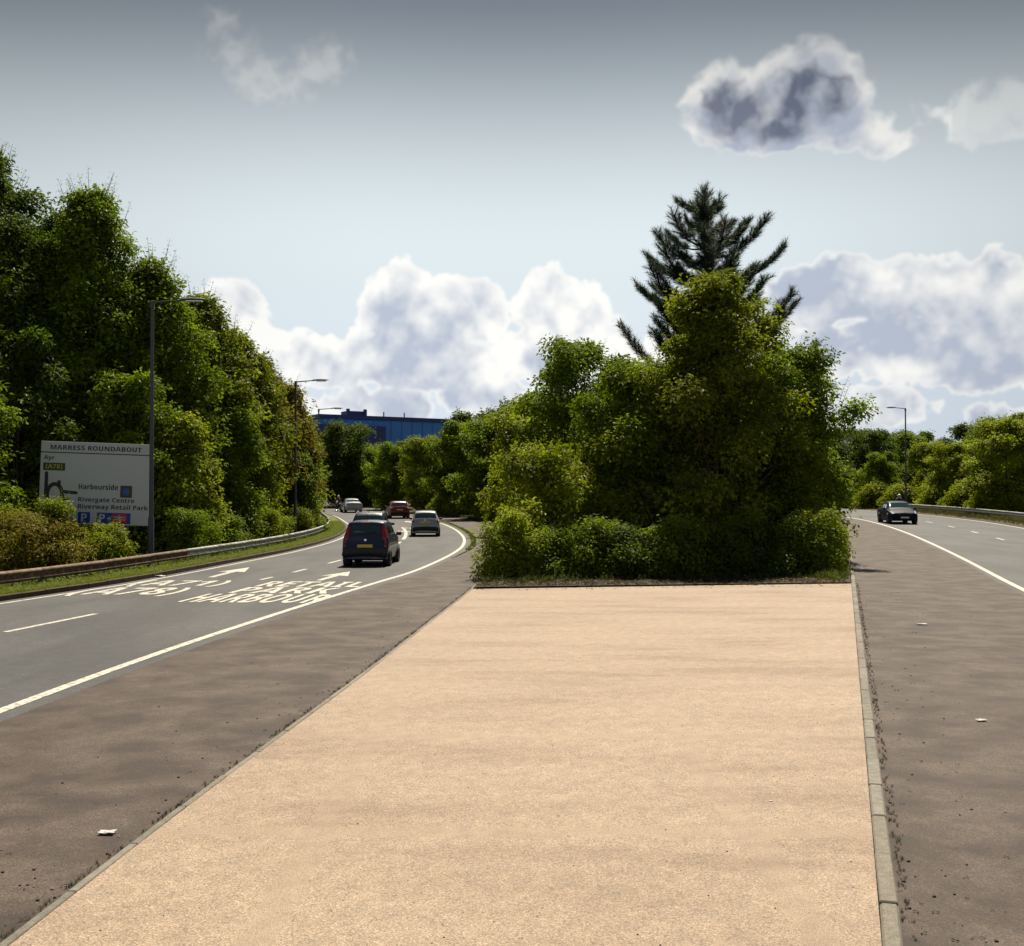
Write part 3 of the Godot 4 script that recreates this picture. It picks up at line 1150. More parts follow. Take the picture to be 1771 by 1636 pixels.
func motorcycle(label: String, at: Vector3, turn: float, coat: Material) -> void:
	var root := thing("motorcycle", label, "motorcycle", at, turn)
	for z in [-0.72, 0.70]:
		var ty := begin()
		lathe_x(ty, [Vector2(-0.045, 0.23), Vector2(-0.062, 0.28), Vector2(0, 0.315), Vector2(0.062, 0.28), Vector2(0.045, 0.23)], Vector3(0, 0.315, z), 24)
		var wheel := put("wheel", done(ty), M.rubber, root)
		var rm := begin()
		lathe_x(rm, [Vector2(-0.04, 0.23), Vector2(0.04, 0.23)], Vector3(0, 0.315, z), 24)
		lathe_x(rm, [Vector2(-0.05, 0.0), Vector2(-0.05, 0.05), Vector2(0.05, 0.05), Vector2(0.05, 0.0)], Vector3(0, 0.315, z), 12)
		for k in 6:
			var g := TAU * k / 6.0
			tube(rm, [Vector3(0, 0.315, z), Vector3(0, 0.315 + cos(g) * 0.235, z + sin(g) * 0.235)], [0.018, 0.013], 5, false)
		put("rim", done(rm), M.alloy, wheel)
	var fr := begin()
	for sg in [-1.0, 1.0]:
		tube(fr, [Vector3(sg * 0.09, 0.315, -0.72), Vector3(sg * 0.10, 0.95, -0.48)], [0.022, 0.026], 7)
		tube(fr, [Vector3(sg * 0.08, 0.315, 0.70), Vector3(sg * 0.10, 0.42, 0.20)], [0.022, 0.03], 6)
		tube(fr, [Vector3(sg * 0.10, 0.42, 0.20), Vector3(sg * 0.12, 0.72, 0.25), Vector3(sg * 0.09, 0.86, -0.40)], [0.025, 0.025, 0.025], 6)
	box(fr, Vector3(0, 0.46, -0.05), Vector3(0.30, 0.34, 0.46), 0.06)
	put("frame", done(fr), M.plastic, root)
	var tk := begin()
	tube(tk, [Vector3(0, 0.84, -0.38), Vector3(0, 0.90, -0.25), Vector3(0, 0.88, -0.05), Vector3(0, 0.80, 0.08)], [0.07, 0.15, 0.14, 0.08], 12)
	put("fuel_tank", done(tk), coat, root)
	var fa := begin()
	tube(fa, [Vector3(0, 0.90, -0.80), Vector3(0, 0.94, -0.72), Vector3(0, 0.96, -0.55), Vector3(0, 0.94, -0.45)], [0.05, 0.16, 0.20, 0.14], 12)
	box(fa, Vector3(0, 1.14, -0.58), Vector3(0.26, 0.22, 0.02), 0.008, Transform3D.IDENTITY)
	put("fairing", done(fa), coat, root)
	var hl := begin()
	lathe_x(hl, [Vector2(-0.02, 0.0), Vector2(0, 0.07), Vector2(0.03, 0.075)], Vector3.ZERO, 16)
	var head := put("headlamp", done(hl), M.lens, root)
	head.transform = Transform3D(Basis(Vector3.UP, -PI / 2), Vector3(0, 0.90, -0.83))
	var se := begin()
	box(se, Vector3(0, 0.80, 0.32), Vector3(0.26, 0.09, 0.62), 0.035)
	put("seat", done(se), M.plastic, root)
	var tl := begin()
	box(tl, Vector3(0, 0.80, 0.70), Vector3(0.22, 0.11, 0.20), 0.03)
	put("tail", done(tl), coat, root)
	var tr := begin()
	box(tr, Vector3(0, 0.79, 0.81), Vector3(0.14, 0.05, 0.025), 0.008)
	put("tail_lamp", done(tr), M.tail, root)
	var hb := begin()
	tube(hb, [Vector3(-0.40, 1.0, -0.48), Vector3(-0.2, 1.02, -0.52), Vector3(0.2, 1.02, -0.52), Vector3(0.40, 1.0, -0.48)], [0.016, 0.016, 0.016, 0.016], 7)
	put("handlebar", done(hb), M.plastic, root)
	var ex := begin()
	tube(ex, [Vector3(0.17, 0.34, 0.0), Vector3(0.20, 0.40, 0.4), Vector3(0.21, 0.46, 0.78)], [0.03, 0.045, 0.05], 9)
	put("exhaust", done(ex), M.alloy, root)

# ---------------------------------------------------------------- street furniture
func lamp(label: String, at: Vector3, height: float, arm: float, turn: float) -> Node3D:
	var root := thing("street_lamp", label, "street lamp", at, turn, "street lamps along the dual carriageway")
	var st := begin()
	tube(st, [Vector3(0, -0.3, 0), Vector3(0, 1.6, 0)], [0.105, 0.10], 12)
	tube(st, [Vector3(0, 1.6, 0), Vector3(0, 1.72, 0), Vector3(0, height, 0)], [0.10, 0.075, 0.055], 12)
	put("post", done(st), M.lamp_grey, root)
	var dr := begin()
	box(dr, Vector3(0, 0.95, 0.098), Vector3(0.10, 0.55, 0.02), 0.005)
	put("door", done(dr), M.lamp_grey, root)
	var ar := begin()
	tube(ar, [Vector3(0, height - 0.22, 0), Vector3(0, height + 0.02, 0)], [0.075, 0.075], 10)
	tube(ar, [Vector3(0, height - 0.02, 0), Vector3(arm * 0.6, height + 0.07, 0)], [0.035, 0.03], 8)
	put("arm", done(ar), M.lamp_grey, root)
	var hd := begin()
	hd.set_smooth_group(0)
	var secs := [[0.50, 0.03, 0.03], [0.56, 0.09, 0.05], [0.72, 0.14, 0.075], [0.9, 0.13, 0.065], [1.0, 0.06, 0.03]]
	for i in secs.size() - 1:
		for k in 10:
			var q := []
			for w in [[i, k], [i + 1, k], [i + 1, k + 1], [i, k + 1]]:
				var a: float = TAU * w[1] / 10.0
				var s: Array = secs[w[0]]
				q.append(Vector3(arm * s[0], height + 0.06 + s[0] * 0.03 + sin(a) * s[2] * (1.0 if sin(a) > 0 else 0.5), cos(a) * s[1]))
			quad(hd, q[0], q[1], q[2], q[3])
	var lan := put("lantern", done(hd), M.lamp_grey, root)
	var gl := begin()
	box(gl, Vector3(arm * 0.78, height + 0.035, 0), Vector3(arm * 0.30, 0.05, 0.19), 0.015)
	put("lens", done(gl), M.lens, lan)
	return root

func guard_rail(label: String, line: Array, top: float, rusty: Array) -> void:
	# W-beam sections on posts; the beam faces the road, which lies to the right of the line
	var pts := even(line, 3.2)
	var root := thing("guard_rail", label, "guard rail", PV(pts[0]))
	var o := root.position
	var prof := [Vector2(0.0, 0.155), Vector2(0.03, 0.15), Vector2(0.082, 0.105), Vector2(0.082, 0.075), Vector2(0.02, 0.02), Vector2(0.02, -0.02), Vector2(0.082, -0.075), Vector2(0.082, -0.105), Vector2(0.03, -0.15), Vector2(0.0, -0.155)]
	for i in pts.size() - 1:
		var a: Vector2 = pts[i]
		var b: Vector2 = pts[i + 1]
		var t := (b - a).normalized()
		var r := Vector3(t.y, 0, t.x)   # right of the line, in world axes (x, z = -d)
		var e := 0.12                   # sections overlap at the posts
		var pa := PV(a - t * e, top - 0.155) - o
		var pb := PV(b, top - 0.155) - o
		var st := begin()
		st.set_smooth_group(0)
		var lap := r * (0.004 if i % 2 else 0.0)
		for layer in [0.0, -0.006]:
			for k in prof.size() - 1:
				var q0: Vector3 = r * (prof[k].x + layer) + Vector3(0, prof[k].y, 0) + lap
				var q1: Vector3 = r * (prof[k + 1].x + layer) + Vector3(0, prof[k + 1].y, 0) + lap
				if layer == 0.0:
					quad(st, pa + q0, pb + q0, pb + q1, pa + q1)
				else:
					quad(st, pa + q0, pa + q1, pb + q1, pb + q0)
		var beam := put("beam", done(st), M.rust if i in rusty else M.galv, root)
		if i in rusty:
			beam.set_meta("label", "rust stained beam section")
		var ps := begin()
		var c := PV(a, 0) - o
		var bs := Basis(r, Vector3.UP, r.cross(Vector3.UP))
		box(ps, Vector3(-0.035, top * 0.5 - 0.3, 0), Vector3(0.06, top + 0.5, 0.11), 0.006, Transform3D(bs, c))
		box(ps, Vector3(-0.005, top - 0.155, 0), Vector3(0.02, 0.2, 0.14), 0.004, Transform3D(bs, c))
		put("post", done(ps), M.galv, root)

func letters(text: String, size: Vector2, depth := 0.004, bold := false) -> Array:
	# a text mesh and the transform that fits it to width x height about its centre
	var tm := TextMesh.new()
	var f := SystemFont.new()
	f.font_names = PackedStringArray(["Droid Sans"])
	if bold:
		f.font_weight = 700
	tm.font = f
	tm.text = text
	tm.font_size = 64
	tm.pixel_size = 0.01
	tm.depth = depth
	tm.curve_step = 2.0
	var bb := tm.get_aabb()
	var s := Vector3(size.x / bb.size.x, size.y / bb.size.y, 1.0)
	var c := bb.get_center()
	return [tm, s, c]

func road_word(text: String, at: Vector2, fwd: Vector2, size: Vector2) -> void:
	var l := letters(text, size, 0.004, true)
	var f := Vector3(fwd.x, 0, -fwd.y).normalized()
	var r := f.cross(Vector3.UP)
	var b := Basis(r * l[1].x, f * l[1].y, Vector3.UP)
	var o := struct("road_lettering", l[0], M.line)
	o.transform = Transform3D(b, PV(at, 0.007) - b * Vector3(l[2].x, l[2].y, l[2].z))

func road_poly(called: String, at: Vector2, fwd: Vector2, poly: Array) -> void:
	# flat painted shape: points (right, forward) in metres
	var st := begin()
	var f := fwd.normalized()
	var r := Vector2(f.y, -f.x)
	var p2 := PackedVector2Array(poly)
	var tri := Geometry2D.triangulate_polygon(p2)
	var w := []
	for p in poly:
		w.append(PV(at + r * p.x + f * p.y, 0.006))
	st.set_smooth_group(-1)
	for i in range(0, tri.size(), 3):
		otri(st, w[tri[i]], w[tri[i + 1]], w[tri[i + 2]], w[tri[i]] - Vector3(0, 9, 0))
	struct(called, done(st), M.line)

# ---------------------------------------------------------------- scene
func _ready() -> void:
	var exposure := 1.7
	var cam := Camera3D.new()
	cam.name = "camera"
	cam.fov = 47.0
	cam.near = 0.1
	cam.far = 3000.0
	add_child(cam)
	cam.position = Vector3(0, 2.45, 0)
	cam.rotation_degrees = Vector3(1.13, 0, 0)
	cam.current = true
	var env := Environment.new()
	env.background_mode = Environment.BG_SKY
	env.tonemap_mode = Environment.TONE_MAPPER_LINEAR
	env.tonemap_exposure = exposure
	env.sdfgi_enabled = true
	env.ssao_enabled = true
	env.ssil_enabled = true
	var sky := Sky.new()
	var sm := PanoramaSkyMaterial.new()
	sm.panorama = sky_texture()
	sm.energy_multiplier = 1.0 / exposure
	sky.sky_material = sm
	env.sky = sky
	var we := WorldEnvironment.new()
	we.name = "world_environment"
	we.environment = env
	add_child(we)
	var sun := DirectionalLight3D.new()
	sun.name = "sun"
	sun.light_energy = 1.6
	sun.light_color = Color(1.0, 0.955, 0.87)
	sun.light_angular_distance = 0.5
	sun.shadow_enabled = true
	sun.rotation_degrees = Vector3(-58, 180 - 12, 0)
	add_child(sun)

	materials()
	make_sprig("sprig", 15, 0.46, 0.145, 0.09, 0.0, 1)
	make_sprig("fine", 14, 0.34, 0.11, 0.062, 0.1, 2)
	make_sprig("coarse", 14, 0.75, 0.26, 0.17, 0.0, 3)
	make_shoot("shoot", 16, 1.15, 0.11, 0.06, 4)
	make_needles("needles", 60, 0.30, 0.20, 0.013, 5)
	make_tuft("tuft", 9, 0.14, 0.010, 6)
	make_tuft("weed", 12, 0.34, 0.016, 7)
	make_sprig("herb", 12, 0.20, 0.13, 0.07, 0.6, 8)

	roads()
	paving()
	markings()
	banks()
	building()
	island_planting()
	left_planting()
	far_planting()
	furniture()
	traffic()
	ground_cover()

# lines on the ground as (x, distance) in metres
var left_kerb := [Vector2(-15.4, -15), Vector2(-14.9, 0), Vector2(-14.2, 9), Vector2(-13.2, 17), Vector2(-11.73, 24.9), Vector2(-10.75, 30.5), Vector2(-10.12, 38.4), Vector2(-9.6, 48), Vector2(-9.75, 58.5), Vector2(-10.78, 70.2), Vector2(-12.19, 79.7), Vector2(-14.4, 90.5), Vector2(-16.8, 101), Vector2(-20.5, 112), Vector2(-26.5, 123), Vector2(-35, 132), Vector2(-48, 140)]
var left_edge := [Vector2(-6.3, -15), Vector2(-6.0, 0), Vector2(-5.7, 8), Vector2(-5.25, 15.5), Vector2(-4.55, 22), Vector2(-3.55, 29.5), Vector2(-2.72, 35.7), Vector2(-2.1, 46.1), Vector2(-2.1, 55), Vector2(-2.71, 65.8), Vector2(-3.95, 77.2), Vector2(-5.9, 88.3), Vector2(-9.3, 100.5), Vector2(-13.6, 113.5), Vector2(-20, 127), Vector2(-29, 138), Vector2(-44, 147.5)]
var path_edge := [Vector2(-3.2, -15), Vector2(-3.0, 0), Vector2(-2.68, 7.0), Vector2(-2.05, 14.5), Vector2(-1.6, 20.5), Vector2(-1.0, 29), Vector2(-0.74, 36.5), Vector2(-0.5, 48), Vector2(-0.52, 60), Vector2(-0.85, 71), Vector2(-1.7, 82), Vector2(-3.3, 91.6), Vector2(-6.6, 103), Vector2(-11, 116.5), Vector2(-17.8, 130.5), Vector2(-27.4, 141), Vector2(-42, 151)]
var right_edge := [Vector2(0.2, -15), Vector2(4.75, 0), Vector2(9.0, 14.8), Vector2(12.41, 26.4), Vector2(16.96, 42.2), Vector2(21.4, 59.6), Vector2(24.2, 73), Vector2(25.4, 82), Vector2(25.8, 91), Vector2(25.0, 101), Vector2(22, 114), Vector2(17, 128)]

func kerb_right(d: float) -> float:
	var x := 2.05 + 0.305 * (d - 5.9)
	if d > 72.0:
		x = 22.21 + (d - 72.0) * 0.12 - (d - 72.0) * (d - 72.0) * 0.006
	return x

func roads() -> void:
	# the ground itself, out to the horizon
	var st := begin()
	st.set_smooth_group(0)
	var xs := []
	var ds := []
	for k in 41:
		var f := (k - 20) / 20.0
		xs.append(signf(f) * (absf(f) * 90.0 + pow(absf(f), 4.0) * 1400.0))
		ds.append(-60.0 + k * 6.0 + pow(k / 40.0, 4.0) * 1500.0)
	for i in 40:
		for j in 40:
			var q := []
			for w in [[i, j], [i, j + 1], [i + 1, j + 1], [i + 1, j]]:
				q.append(Vector2(xs[w[0]], ds[w[1]]))
			for t in [0, 1, 2, 0, 2, 3]:
				st.set_uv(q[t])
				st.add_vertex(PV(q[t], -0.16))
	struct("ground", done(st), M.dry_turf)
	var a := spline(left_kerb, 240)
	var b := spline(left_edge, 240)
	var c := spline(path_edge, 240)
	struct("road", ribbon(a, b, 0.0, 0.0, 4), M.asphalt)
	struct("footway", ribbon(b, c, 0.0, 0.0, 2), M.footway)
	var re := spline(right_edge, 200)
	var far_edge := offset(re, 8.2)
	struct("road", ribbon(re, far_edge, 0.0, 0.0, 4), M.asphalt)
	var kr := []
	for i in re.size():
		var d: float = re[i].y
		kr.append(Vector2(minf(kerb_right(d - 0.6) - 0.2, re[i].x - 0.4), d - 0.6))
	var kk := []
	for i in re.size():
		var d: float = re[i].y
		kk.append(Vector2(minf(kerb_right(d), re[i].x - 0.45), d))
	struct("footway", ribbon(kk, re, 0.0, 0.0, 2), M.footway)

func paving() -> void:
	# the paved apron between the two footways, with its edging stones
	var l := []
	var r := []
	var fine := spline(path_edge, 400)
	for i in fine.size():
		var d: float = fine[i].y
		if d > 28.4:
			break
		l.append(fine[i] + Vector2(0.03, 0))
	var n := l.size()
	for i in n:
		var f := float(i) / (n - 1)
		var d: float = lerpf(-15.0, 29.9, f)
		r.append(Vector2(kerb_right(d) - 0.06, d))
	struct("paving", ribbon(l, r, 0.012, 0.012, 8), M.paving)
	# edging stones
	var right := Node3D.new()
	right.name = "kerb"
	add_child(right)
	right.set_meta("kind", "structure")
	used["kerb"] = 1
	rng.seed = 31
	var meshes := []
	for k in 3:
		var st := begin()
		box(st, Vector3(0, -0.07, 0), Vector3(0.105, 0.18, 0.905), 0.008 + 0.003 * k)
		meshes.append(done(st))
	var rl := []
	for d in range(-4, 46, 2):
		rl.append(Vector2(kerb_right(d), d))
	var pts := even(rl, 0.915)
	for i in pts.size() - 1:
		kerb_stone(right, meshes[i % 3], M["kerb%d" % (rng.randi() % 3)], pts[i], pts[i + 1], 0.012)
	var left := Node3D.new()
	left.name = numbered("kerb")
	add_child(left)
	left.set_meta("kind", "structure")
	var thin := begin()
	box(thin, Vector3(0, -0.07, 0), Vector3(0.055, 0.16, 0.908), 0.006)
	var thin_mesh := done(thin)
	var ll := []
	for i in fine.size():
		if fine[i].y > -4.0 and fine[i].y < 31.0:
			ll.append(fine[i])
	pts = even(ll, 0.915)
	for i in pts.size() - 1:
		kerb_stone(left, thin_mesh, M["kerb%d" % (rng.randi() % 3)], pts[i], pts[i + 1], 0.006)
	# dark kerb at the far side of the left carriageway
	var verge := Node3D.new()
	verge.name = numbered("kerb")
	add_child(verge)
	verge.set_meta("kind", "structure")
	var dk := begin()
	box(dk, Vector3(0, 0.0, 0), Vector3(0.13, 0.26, 0.905), 0.015)
	var dkm := done(dk)
	pts = even(offset(spline(left_kerb, 120).slice(12, 96), -0.07), 0.915)
	for i in pts.size() - 1:
		kerb_stone(verge, dkm, M.dark_kerb, pts[i], pts[i + 1], 0.0)

func kerb_stone(parent: Node3D, mesh: Mesh, m: Material, a: Vector2, b: Vector2, lift: float) -> void:
	var o := put("kerb_stone", mesh, m, parent)
	var t := PV(b) - PV(a)
	o.position = PV((a + b) * 0.5, lift + rng.randf_range(-0.004, 0.005))
	o.rotation = Vector3(atan2(t.y, Vector2(t.x, t.z).length()), atan2(-t.x, -t.z) + rng.randf_range(-0.006, 0.006), 0)

func painted_line(line: Array, w: float, lift := 0.005) -> void:
	struct("road_marking", ribbon(offset(line, -w * 0.5), offset(line, w * 0.5), lift, lift), M.line)

func markings() -> void:
	var b := spline(left_edge, 240)
	painted_line(offset(b, -0.32), 0.16)
	var a := spline(left_kerb, 240)
	painted_line(offset(a, 0.36), 0.12)
	# lane dashes
	var mid := []
	for i in a.size():
		mid.append(a[i].lerp(b[i], 0.47))
	var m := even(mid, 0.5)
	for s in [[19.0, 22.4], [30.9, 32.6], [34.2, 36.2], [38.6, 40.8], [43.0, 45.0], [84.0, 88.0], [94.0, 97.0]]:
		var seg := []
		for p in m:
			if p.y >= s[0] and p.y <= s[1]:
				seg.append(p)
		painted_line(seg, 0.13)
	# the solid part of the lane line on the bend
	for s in [[50.0, 56.5], [59.0, 78.0]]:
		var solid := []
		for p in m:
			if p.y >= s[0] and p.y <= s[1]:
				solid.append(p + Vector2(0.35, 0))
		painted_line(solid, 0.2)
	var f := Vector2(0.08, 1)
	road_word("HARBOUR", Vector2(-5.95, 25.7), f, Vector2(3.2, 2.1))
	road_word("PARK", Vector2(-5.75, 27.8), f, Vector2(2.5, 1.7))
	road_word("RETAIL", Vector2(-5.4, 29.7), f, Vector2(2.8, 1.7))
	road_word("(A78)", Vector2(-9.6, 27.4), Vector2(0.03, 1), Vector2(2.6, 2.4))
	road_word("(A71)", Vector2(-9.1, 29.9), Vector2(0.03, 1), Vector2(2.5, 2.1))
	var arrow := [Vector2(-0.09, 0), Vector2(0.09, 0), Vector2(0.11, 2.3), Vector2(0.42, 2.2), Vector2(0.0, 4.4), Vector2(-0.42, 2.2), Vector2(-0.11, 2.3)]
	road_poly("road_arrow", Vector2(-5.5, 31.0), Vector2(0.1, 1), [Vector2(-0.09, 0), Vector2(0.09, 0), Vector2(0.11, 1.9), Vector2(0.42, 1.7), Vector2(0.0, 3.6), Vector2(-0.42, 1.7), Vector2(-0.11, 1.9)])
	road_poly("road_arrow", Vector2(-8.9, 32.2), Vector2(0.02, 1), arrow)
	# beyond the first cars: a second arrow and a word
	road_poly("road_arrow", Vector2(-7.7, 85.5), Vector2(-0.25, 1), arrow)
	road_word("RETAIL", Vector2(-6.2, 71.0), Vector2(-0.15, 1), Vector2(2.4, 3.0))
	road_word("PARK", Vector2(-6.7, 76.5), Vector2(-0.18, 1), Vector2(2.0, 3.0))
	# right carriageway
	var re := spline(right_edge, 200)
	painted_line(offset(re, 0.25), 0.17)
	painted_line(offset(re, 7.85), 0.15)
	var lane := even(offset(re, 4.05), 1.0)
	for i in range(2, lane.size() - 3, 7):
		painted_line([lane[i], lane[i + 1], lane[i + 2]], 0.13)

func banks() -> void:
	# verges, the planted island and the banks behind the rails
	var a := spline(left_kerb, 240)
	struct("verge", ribbon(offset(a, -0.13), offset(a, -1.5), 0.115, 0.02, 3), M.turf)
	struct("bank", ribbon(offset(a, -1.5), offset(a, -22.0), 0.02, 0.9, 6), M.soil)
	var re := spline(right_edge, 200)
	struct("verge", ribbon(offset(re, 8.2), offset(re, 10.8), 0.02, 0.10, 3), M.dry_turf)
	struct("bank", ribbon(offset(re, 10.8), offset(re, 30.0), 0.10, 0.8, 5), M.soil)
	# island soil, starting at the far edge of the paving
	var l := []
	var r := []
	for i in 90:
		var f := i / 89.0
		var d := lerpf(28.35, 118.0, f)
		var d2 := lerpf(29.85, 96.0, f)
		l.append(Vector2(path_at(d) + 0.05, d))
		r.append(Vector2(kerb_right(d2) - 0.08, d2))
	struct("soil_bed", ribbon(l, r, 0.045, 0.045, 14), M.soil)
	# thin weedy kerb strip on the inside of the bend
	var b := spline(left_edge, 240)
	var inner := []
	for i in range(98, 176):
		inner.append(b[i].lerp(offset(b, 0.5)[i], sin((i - 98) / 77.0 * PI)))
	struct("verge", ribbon(b.slice(98, 176), inner, 0.02, 0.04), M.turf)

func path_at(d: float) -> float:
	for i in path_edge.size() - 1:
		var p: Vector2 = path_edge[i]
		var q: Vector2 = path_edge[i + 1]
		if d >= p.y and d <= q.y:
			return lerpf(p.x, q.x, (d - p.y) / (q.y - p.y))
	return 0.0

func building() -> void:
	var blue := mat(0.03, 0.17, 0.52, 0.6)
	var navy := mat(0.008, 0.022, 0.13, 0.6)
	var root := thing("factory_building", "long blue clad factory building with flat roof showing above the trees", "building", P(-53, 300), 0.54)
	root.position.y = 0
	var st := begin()
	box(st, Vector3(60, 12, -22), Vector3(120, 24, 44))
	put("wall", done(st), blue, root)
	st = begin()
	box(st, Vector3(60, 24.1, -22), Vector3(121.2, 1.1, 45.2))
	put("parapet", done(st), navy, root)
	st = begin()
	box(st, Vector3(8, 10.8, 2.0), Vector3(20, 21.6, 4.0))
	put("front_block", done(st), navy, root)
	st = begin()
	box(st, Vector3(-1.6, 10.6, -8), Vector3(3.2, 21.2, 14))
	put("side_wing", done(st), navy, root)
	st = begin()
	box(st, Vector3(11.5, 25.2, -4), Vector3(5.4, 1.6, 5))
	box(st, Vector3(8.9, 25.5, -1.6), Vector3(0.8, 2.2, 0.8))
	box(st, Vector3(14.1, 25.5, -1.6), Vector3(0.8, 2.2, 0.8))
	put("plant_room", done(st), navy, root)
	for x in [20.5, 27.0, 44.0, 52.0]:
		st = begin()
		tube(st, [Vector3(x, 24, -3), Vector3(x, 26.2, -3)], [0.18, 0.18], 6)
		put("vent_pipe", done(st), M.lamp_grey, root)
	st = begin()
	for i in 30:
		box(st, Vector3(21.5 + i * 3.3, 12, 0.06), Vector3(0.16, 23, 0.12))
	var ribs := put("cladding_rib", done(st), mat(0.022, 0.11, 0.36, 0.6), root)
	ribs.set_meta("kind", "stuff")
	# flat-capped flue beyond the island trees on the right
	var fl := thing("chimney", "dark flat-capped chimney top peeping over the trees right of the pine", "chimney", P(56.5, 200))
	fl.position.y = 0
	st = begin()
	tube(st, [Vector3(0, 0, 0), Vector3(0, 15.4, 0)], [0.42, 0.36], 10)
	put("shaft", done(st), M.lamp_grey, fl)
	st = begin()
	tube(st, [Vector3(0, 15.3, 0), Vector3(0, 15.5, 0), Vector3(0, 15.9, 0)], [0.5, 0.72, 0.68], 12)
	put("cap", done(st), M.plastic, fl)

const GREEN := [0.145, 0.200, 0.009]
const LIME := [0.225, 0.262, 0.012]
const DEEP := [0.078, 0.115, 0.010]
const OLIVE := [0.162, 0.190, 0.009]
const RUST := [0.175, 0.145, 0.016]

func island_planting() -> void:
	pine("tall dark pine with upswept branches behind the broadleaf trees of the island", P(8.1, 44.5), 14.9)
	tree("broadleaf_tree", "large olive green broadleaf tree in front of the pine", "tree", P(6.7, 36.6), {"h": 9.6, "r": 3.7, "base": 0.08, "shape": "cone", "clumps": 260, "boughs": 26, "clump": 0.62, "per": 30, "key": "sprig", "col": OLIVE, "seed": 11, "stems": 3, "wisps": 60, "wisp_size": 0.8, "trunk": 0.13})
	tree("broadleaf_tree", "round green broadleaf tree on the right shoulder of the island", "tree", P(9.6, 38.8), {"h": 7.5, "r": 2.1, "base": 0.06, "shape": "round", "clumps": 190, "boughs": 20, "clump": 0.62, "per": 28, "key": "sprig", "col": GREEN, "seed": 12, "wisps": 70, "wisp_size": 0.8})
	tree("broadleaf_tree", "bright green broadleaf tree left of the pine, tallest on that side", "tree", P(3.0, 42.5), {"h": 8.3, "r": 2.6, "base": 0.08, "shape": "round", "clumps": 190, "boughs": 18, "clump": 0.62, "per": 28, "key": "sprig", "col": GREEN, "seed": 13, "wisps": 30, "wisp_size": 0.8})
	tree("broadleaf_tree", "mid green broadleaf tree filling the gap left of the olive tree", "tree", P(4.2, 38.4), {"h": 6.9, "r": 2.4, "base": 0.06, "shape": "round", "clumps": 170, "boughs": 18, "clump": 0.62, "per": 28, "key": "sprig", "col": GREEN, "seed": 14, "wisps": 30, "wisp_size": 0.7})
	tree("large_shrub", "yellow-green shrub with loose sprays at the left end of the island", "shrub", P(1.3, 35.0), {"h": 3.9, "r": 2.0, "base": 0.05, "shape": "bush", "clumps": 110, "boughs": 14, "clump": 0.5, "per": 24, "key": "sprig", "col": LIME, "seed": 15, "stems": 4, "wisps": 50, "wisp_size": 0.7, "size": 0.9})
	tree("broadleaf_tree", "leafy tree behind the round tree at the right edge of the island", "tree", P(11.5, 48.0), {"h": 7.3, "r": 2.0, "base": 0.06, "shape": "round", "clumps": 100, "clump": 0.9, "per": 40, "key": "sprig", "col": GREEN, "seed": 16, "size": 1.2, "wisps": 40})
	# low hedge along the front of the island, from left to right
	var hedge := [
		[-0.05, 31.8, 1.75, 0.85, LIME, "bright rounded bush at the left corner of the island hedge"],
		[0.9, 32.3, 1.25, 0.95, GREEN, "low green bush beside the bright corner bush of the hedge"],
		[2.1, 32.2, 1.55, 1.05, GREEN, "hedge bush below the yellow-green shrub"],
		[3.4, 32.2, 1.45, 1.05, DEEP, "dark hedge bush left of the middle of the island front"],
		[4.7, 32.4, 1.6, 1.1, GREEN, "hedge bush left of the olive tree's trunk"],
		[6.0, 32.6, 1.35, 1.05, DEEP, "dark low hedge bush in front of the olive tree's trunk"],
		[7.3, 32.9, 1.5, 1.1, DEEP, "dark hedge bush right of the olive tree's trunk"],
		[8.5, 33.3, 1.6, 1.05, GREEN, "hedge bush second from the right corner of the island"],
		[9.55, 33.6, 1.75, 0.95, LIME, "bright bush at the right corner of the island beside the footway"],
		[10.1, 37.0, 2.1, 1.0, LIME, "bright bush behind the right corner bush along the footway"],
		[11.5, 41.5, 2.3, 1.1, GREEN, "green bush beside the right footway, third from the corner"]]
	for i in hedge.size():
		var e: Array = hedge[i]
		tree("hedge_bush", e[5], "bush", P(e[0], e[1]), {"h": e[2], "r": e[3], "base": 0.03, "shape": "bush", "clumps": 60, "boughs": 9, "clump": 0.36, "per": 22, "key": "fine", "col": e[4], "seed": 100 + i, "stems": 3, "trunk": 0.025, "low": 0.3, "wisps": 14, "wisp_size": 0.4})

